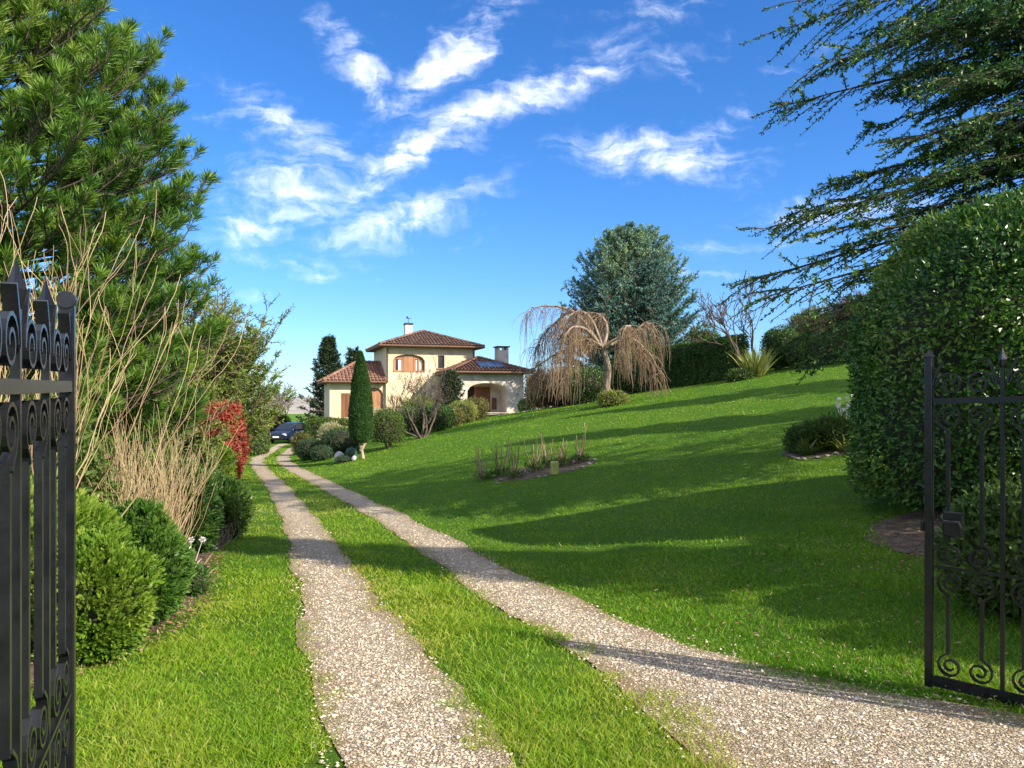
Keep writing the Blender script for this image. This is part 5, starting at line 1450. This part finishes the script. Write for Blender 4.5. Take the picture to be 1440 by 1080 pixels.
# cirrus bands: (centre px, centre py, angle in degrees up to the right, half length px, half width px, strength)
CL = [(505, 100, -48, 95, 34, .85), (410, 180, -28, 95, 32, .85), (640, 75, 40, 110, 38, .95), (700, 20, 20, 90, 30, .6), (600, 205, 30, 150, 36, 1.15), (760, 125, 16, 150, 30, .9), (860, 92, 12, 70, 20, .55),
      (400, 270, 10, 115, 60, .75), (375, 312, 16, 90, 26, .85), (560, 305, 12, 105, 34, .95), (650, 275, 25, 90, 20, .5), (660, 330, 5, 80, 22, .3), (410, 365, -8, 95, 24, .65), (345, 405, 0, 60, 14, .35),
      (925, 222, -10, 110, 34, 1.05), (1000, 180, 35, 60, 30, .6), (985, 235, 12, 95, 14, .7), (905, 30, 20, 110, 40, .45), (945, 92, -40, 45, 24, .55), (1075, 345, 8, 130, 15, .6), (990, 380, 0, 60, 9, .5), (1190, 300, 2, 120, 26, .75), (1120, 70, 8, 80, 18, .3), (1090, 98, 0, 30, 9, .45), (215, 60, -30, 120, 60, .22), (720, 225, 10, 90, 18, .3), (320, 180, -30, 60, 26, .4),
      (1010, 60, 15, 90, 30, .25), (540, 20, -30, 70, 16, .3), (-250, 150, 20, 260, 50, .8), (1750, 120, 15, 300, 60, .8), (1900, 330, 8, 260, 30, .6), (-500, 350, 10, 300, 40, .6)]
acc = None
for (cx, cy_, an, hl, hw_, st) in CL:
    cu_, cv_ = (cx - 720) / F, (HZ - cy_) / F; c, s = math.cos(R(an)), math.sin(R(an)); hl, hw_ = hl / F * 1.3, hw_ / F * 1.0
    d1 = nt.nodes.new('ShaderNodeVectorMath'); d1.operation = 'DOT_PRODUCT'; LK(wp.outputs[0], d1.inputs[0]); d1.inputs[1].default_value = (c / hl, s / hl, -(cu_ * c + cv_ * s) / hl)
    d2 = nt.nodes.new('ShaderNodeVectorMath'); d2.operation = 'DOT_PRODUCT'; LK(wp.outputs[0], d2.inputs[0]); d2.inputs[1].default_value = (-s / hw_, c / hw_, (cu_ * s - cv_ * c) / hw_)
    r2 = MT('MULTIPLY_ADD', d1.outputs['Value'], d1.outputs['Value'], MT('MULTIPLY', d2.outputs['Value'], d2.outputs['Value']))
    g = MT('MULTIPLY', MT('EXPONENT', MT('MULTIPLY', r2, -1.0)), st)
    acc = g if acc is None else MT('MAXIMUM', acc, g)
acc = MT('MINIMUM', acc, 1.15)
# fine texture of the cirrus: flat patches + streaks
mp = nt.nodes.new('ShaderNodeMapping'); mp.inputs['Rotation'].default_value = (0, 0, R(-24)); mp.inputs['Scale'].default_value = (10, 38, 1); LK(wp.outputs[0], mp.inputs[0])
nf = nt.nodes.new('ShaderNodeTexNoise'); nf.inputs['Scale'].default_value = 1.; nf.inputs['Detail'].default_value = 8.; nf.inputs['Roughness'].default_value = .62; nf.inputs['Distortion'].default_value = .5; LK(mp.outputs[0], nf.inputs['Vector'])
nb = nt.nodes.new('ShaderNodeTexNoise'); nb.inputs['Scale'].default_value = 34.; nb.inputs['Detail'].default_value = 8.; nb.inputs['Roughness'].default_value = .6; LK(wp.outputs[0], nb.inputs['Vector'])
tex = MT('ADD', MT('MULTIPLY', nf.outputs[0], .62), MT('MULTIPLY', nb.outputs[0], .38))
den = MT('MULTIPLY_ADD', tex, 2.6, -1.3)
den = MT('ADD', MT('MULTIPLY', acc, .95), MT('MULTIPLY', den, MT('MULTIPLY_ADD', acc, 1.35, .40)))
mr = nt.nodes.new('ShaderNodeMapRange'); mr.interpolation_type = 'SMOOTHSTEP'; mr.inputs['From Min'].default_value = .2; mr.inputs['From Max'].default_value = 1.75; mr.inputs['To Max'].default_value = .76; LK(den, mr.inputs['Value'])
front = MT('GREATER_THAN', sep.outputs[1], .06)
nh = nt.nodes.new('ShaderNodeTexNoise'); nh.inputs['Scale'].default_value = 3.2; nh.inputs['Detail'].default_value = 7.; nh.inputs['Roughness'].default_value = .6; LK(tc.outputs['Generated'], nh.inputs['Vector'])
hi = MT('MAXIMUM', MT('MULTIPLY_ADD', sep.outputs[2], 6., -3.2), MT('MULTIPLY_ADD', sep.outputs[1], -3., .9))       # unseen white cloud added overhead and behind to raise the fill light
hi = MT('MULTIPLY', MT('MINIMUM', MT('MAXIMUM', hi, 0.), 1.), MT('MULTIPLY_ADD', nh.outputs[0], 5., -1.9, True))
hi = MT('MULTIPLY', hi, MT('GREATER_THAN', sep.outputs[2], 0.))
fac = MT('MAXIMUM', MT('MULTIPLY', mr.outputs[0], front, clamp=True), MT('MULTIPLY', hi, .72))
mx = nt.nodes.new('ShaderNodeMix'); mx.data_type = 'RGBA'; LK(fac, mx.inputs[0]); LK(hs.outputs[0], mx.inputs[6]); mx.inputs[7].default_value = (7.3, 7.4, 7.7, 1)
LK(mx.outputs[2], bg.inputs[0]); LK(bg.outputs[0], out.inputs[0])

sl = bpy.data.lights.new('sun', 'SUN'); sl.energy = 5.; sl.angle = R(.55); sl.color = (1., .90, .74)
so = bpy.data.objects.new('sun', sl); COL.objects.link(so)
to = Vector((SUN_TO[0] * math.cos(SUN_EL), SUN_TO[1] * math.cos(SUN_EL), math.sin(SUN_EL)))
so.rotation_euler = to.to_track_quat('Z', 'Y').to_euler(); so.location = (20, -20, 25)

cam = bpy.data.cameras.new('camera'); co = bpy.data.objects.new('camera', cam); COL.objects.link(co)
cam.sensor_fit = 'HORIZONTAL'; cam.sensor_width = 36.; cam.lens = 36. * F / 1440.; cam.shift_y = (HZ - 540.) / 1440.
cam.clip_start = .05; cam.clip_end = 8000
co.location = (0, 0, CAMZ); co.rotation_euler = (R(90), 0, 0)
SC.camera = co
vs = SC.view_settings; vs.view_transform = 'Standard'; vs.look = 'None'; vs.exposure = 1.0; vs.gamma = 1.
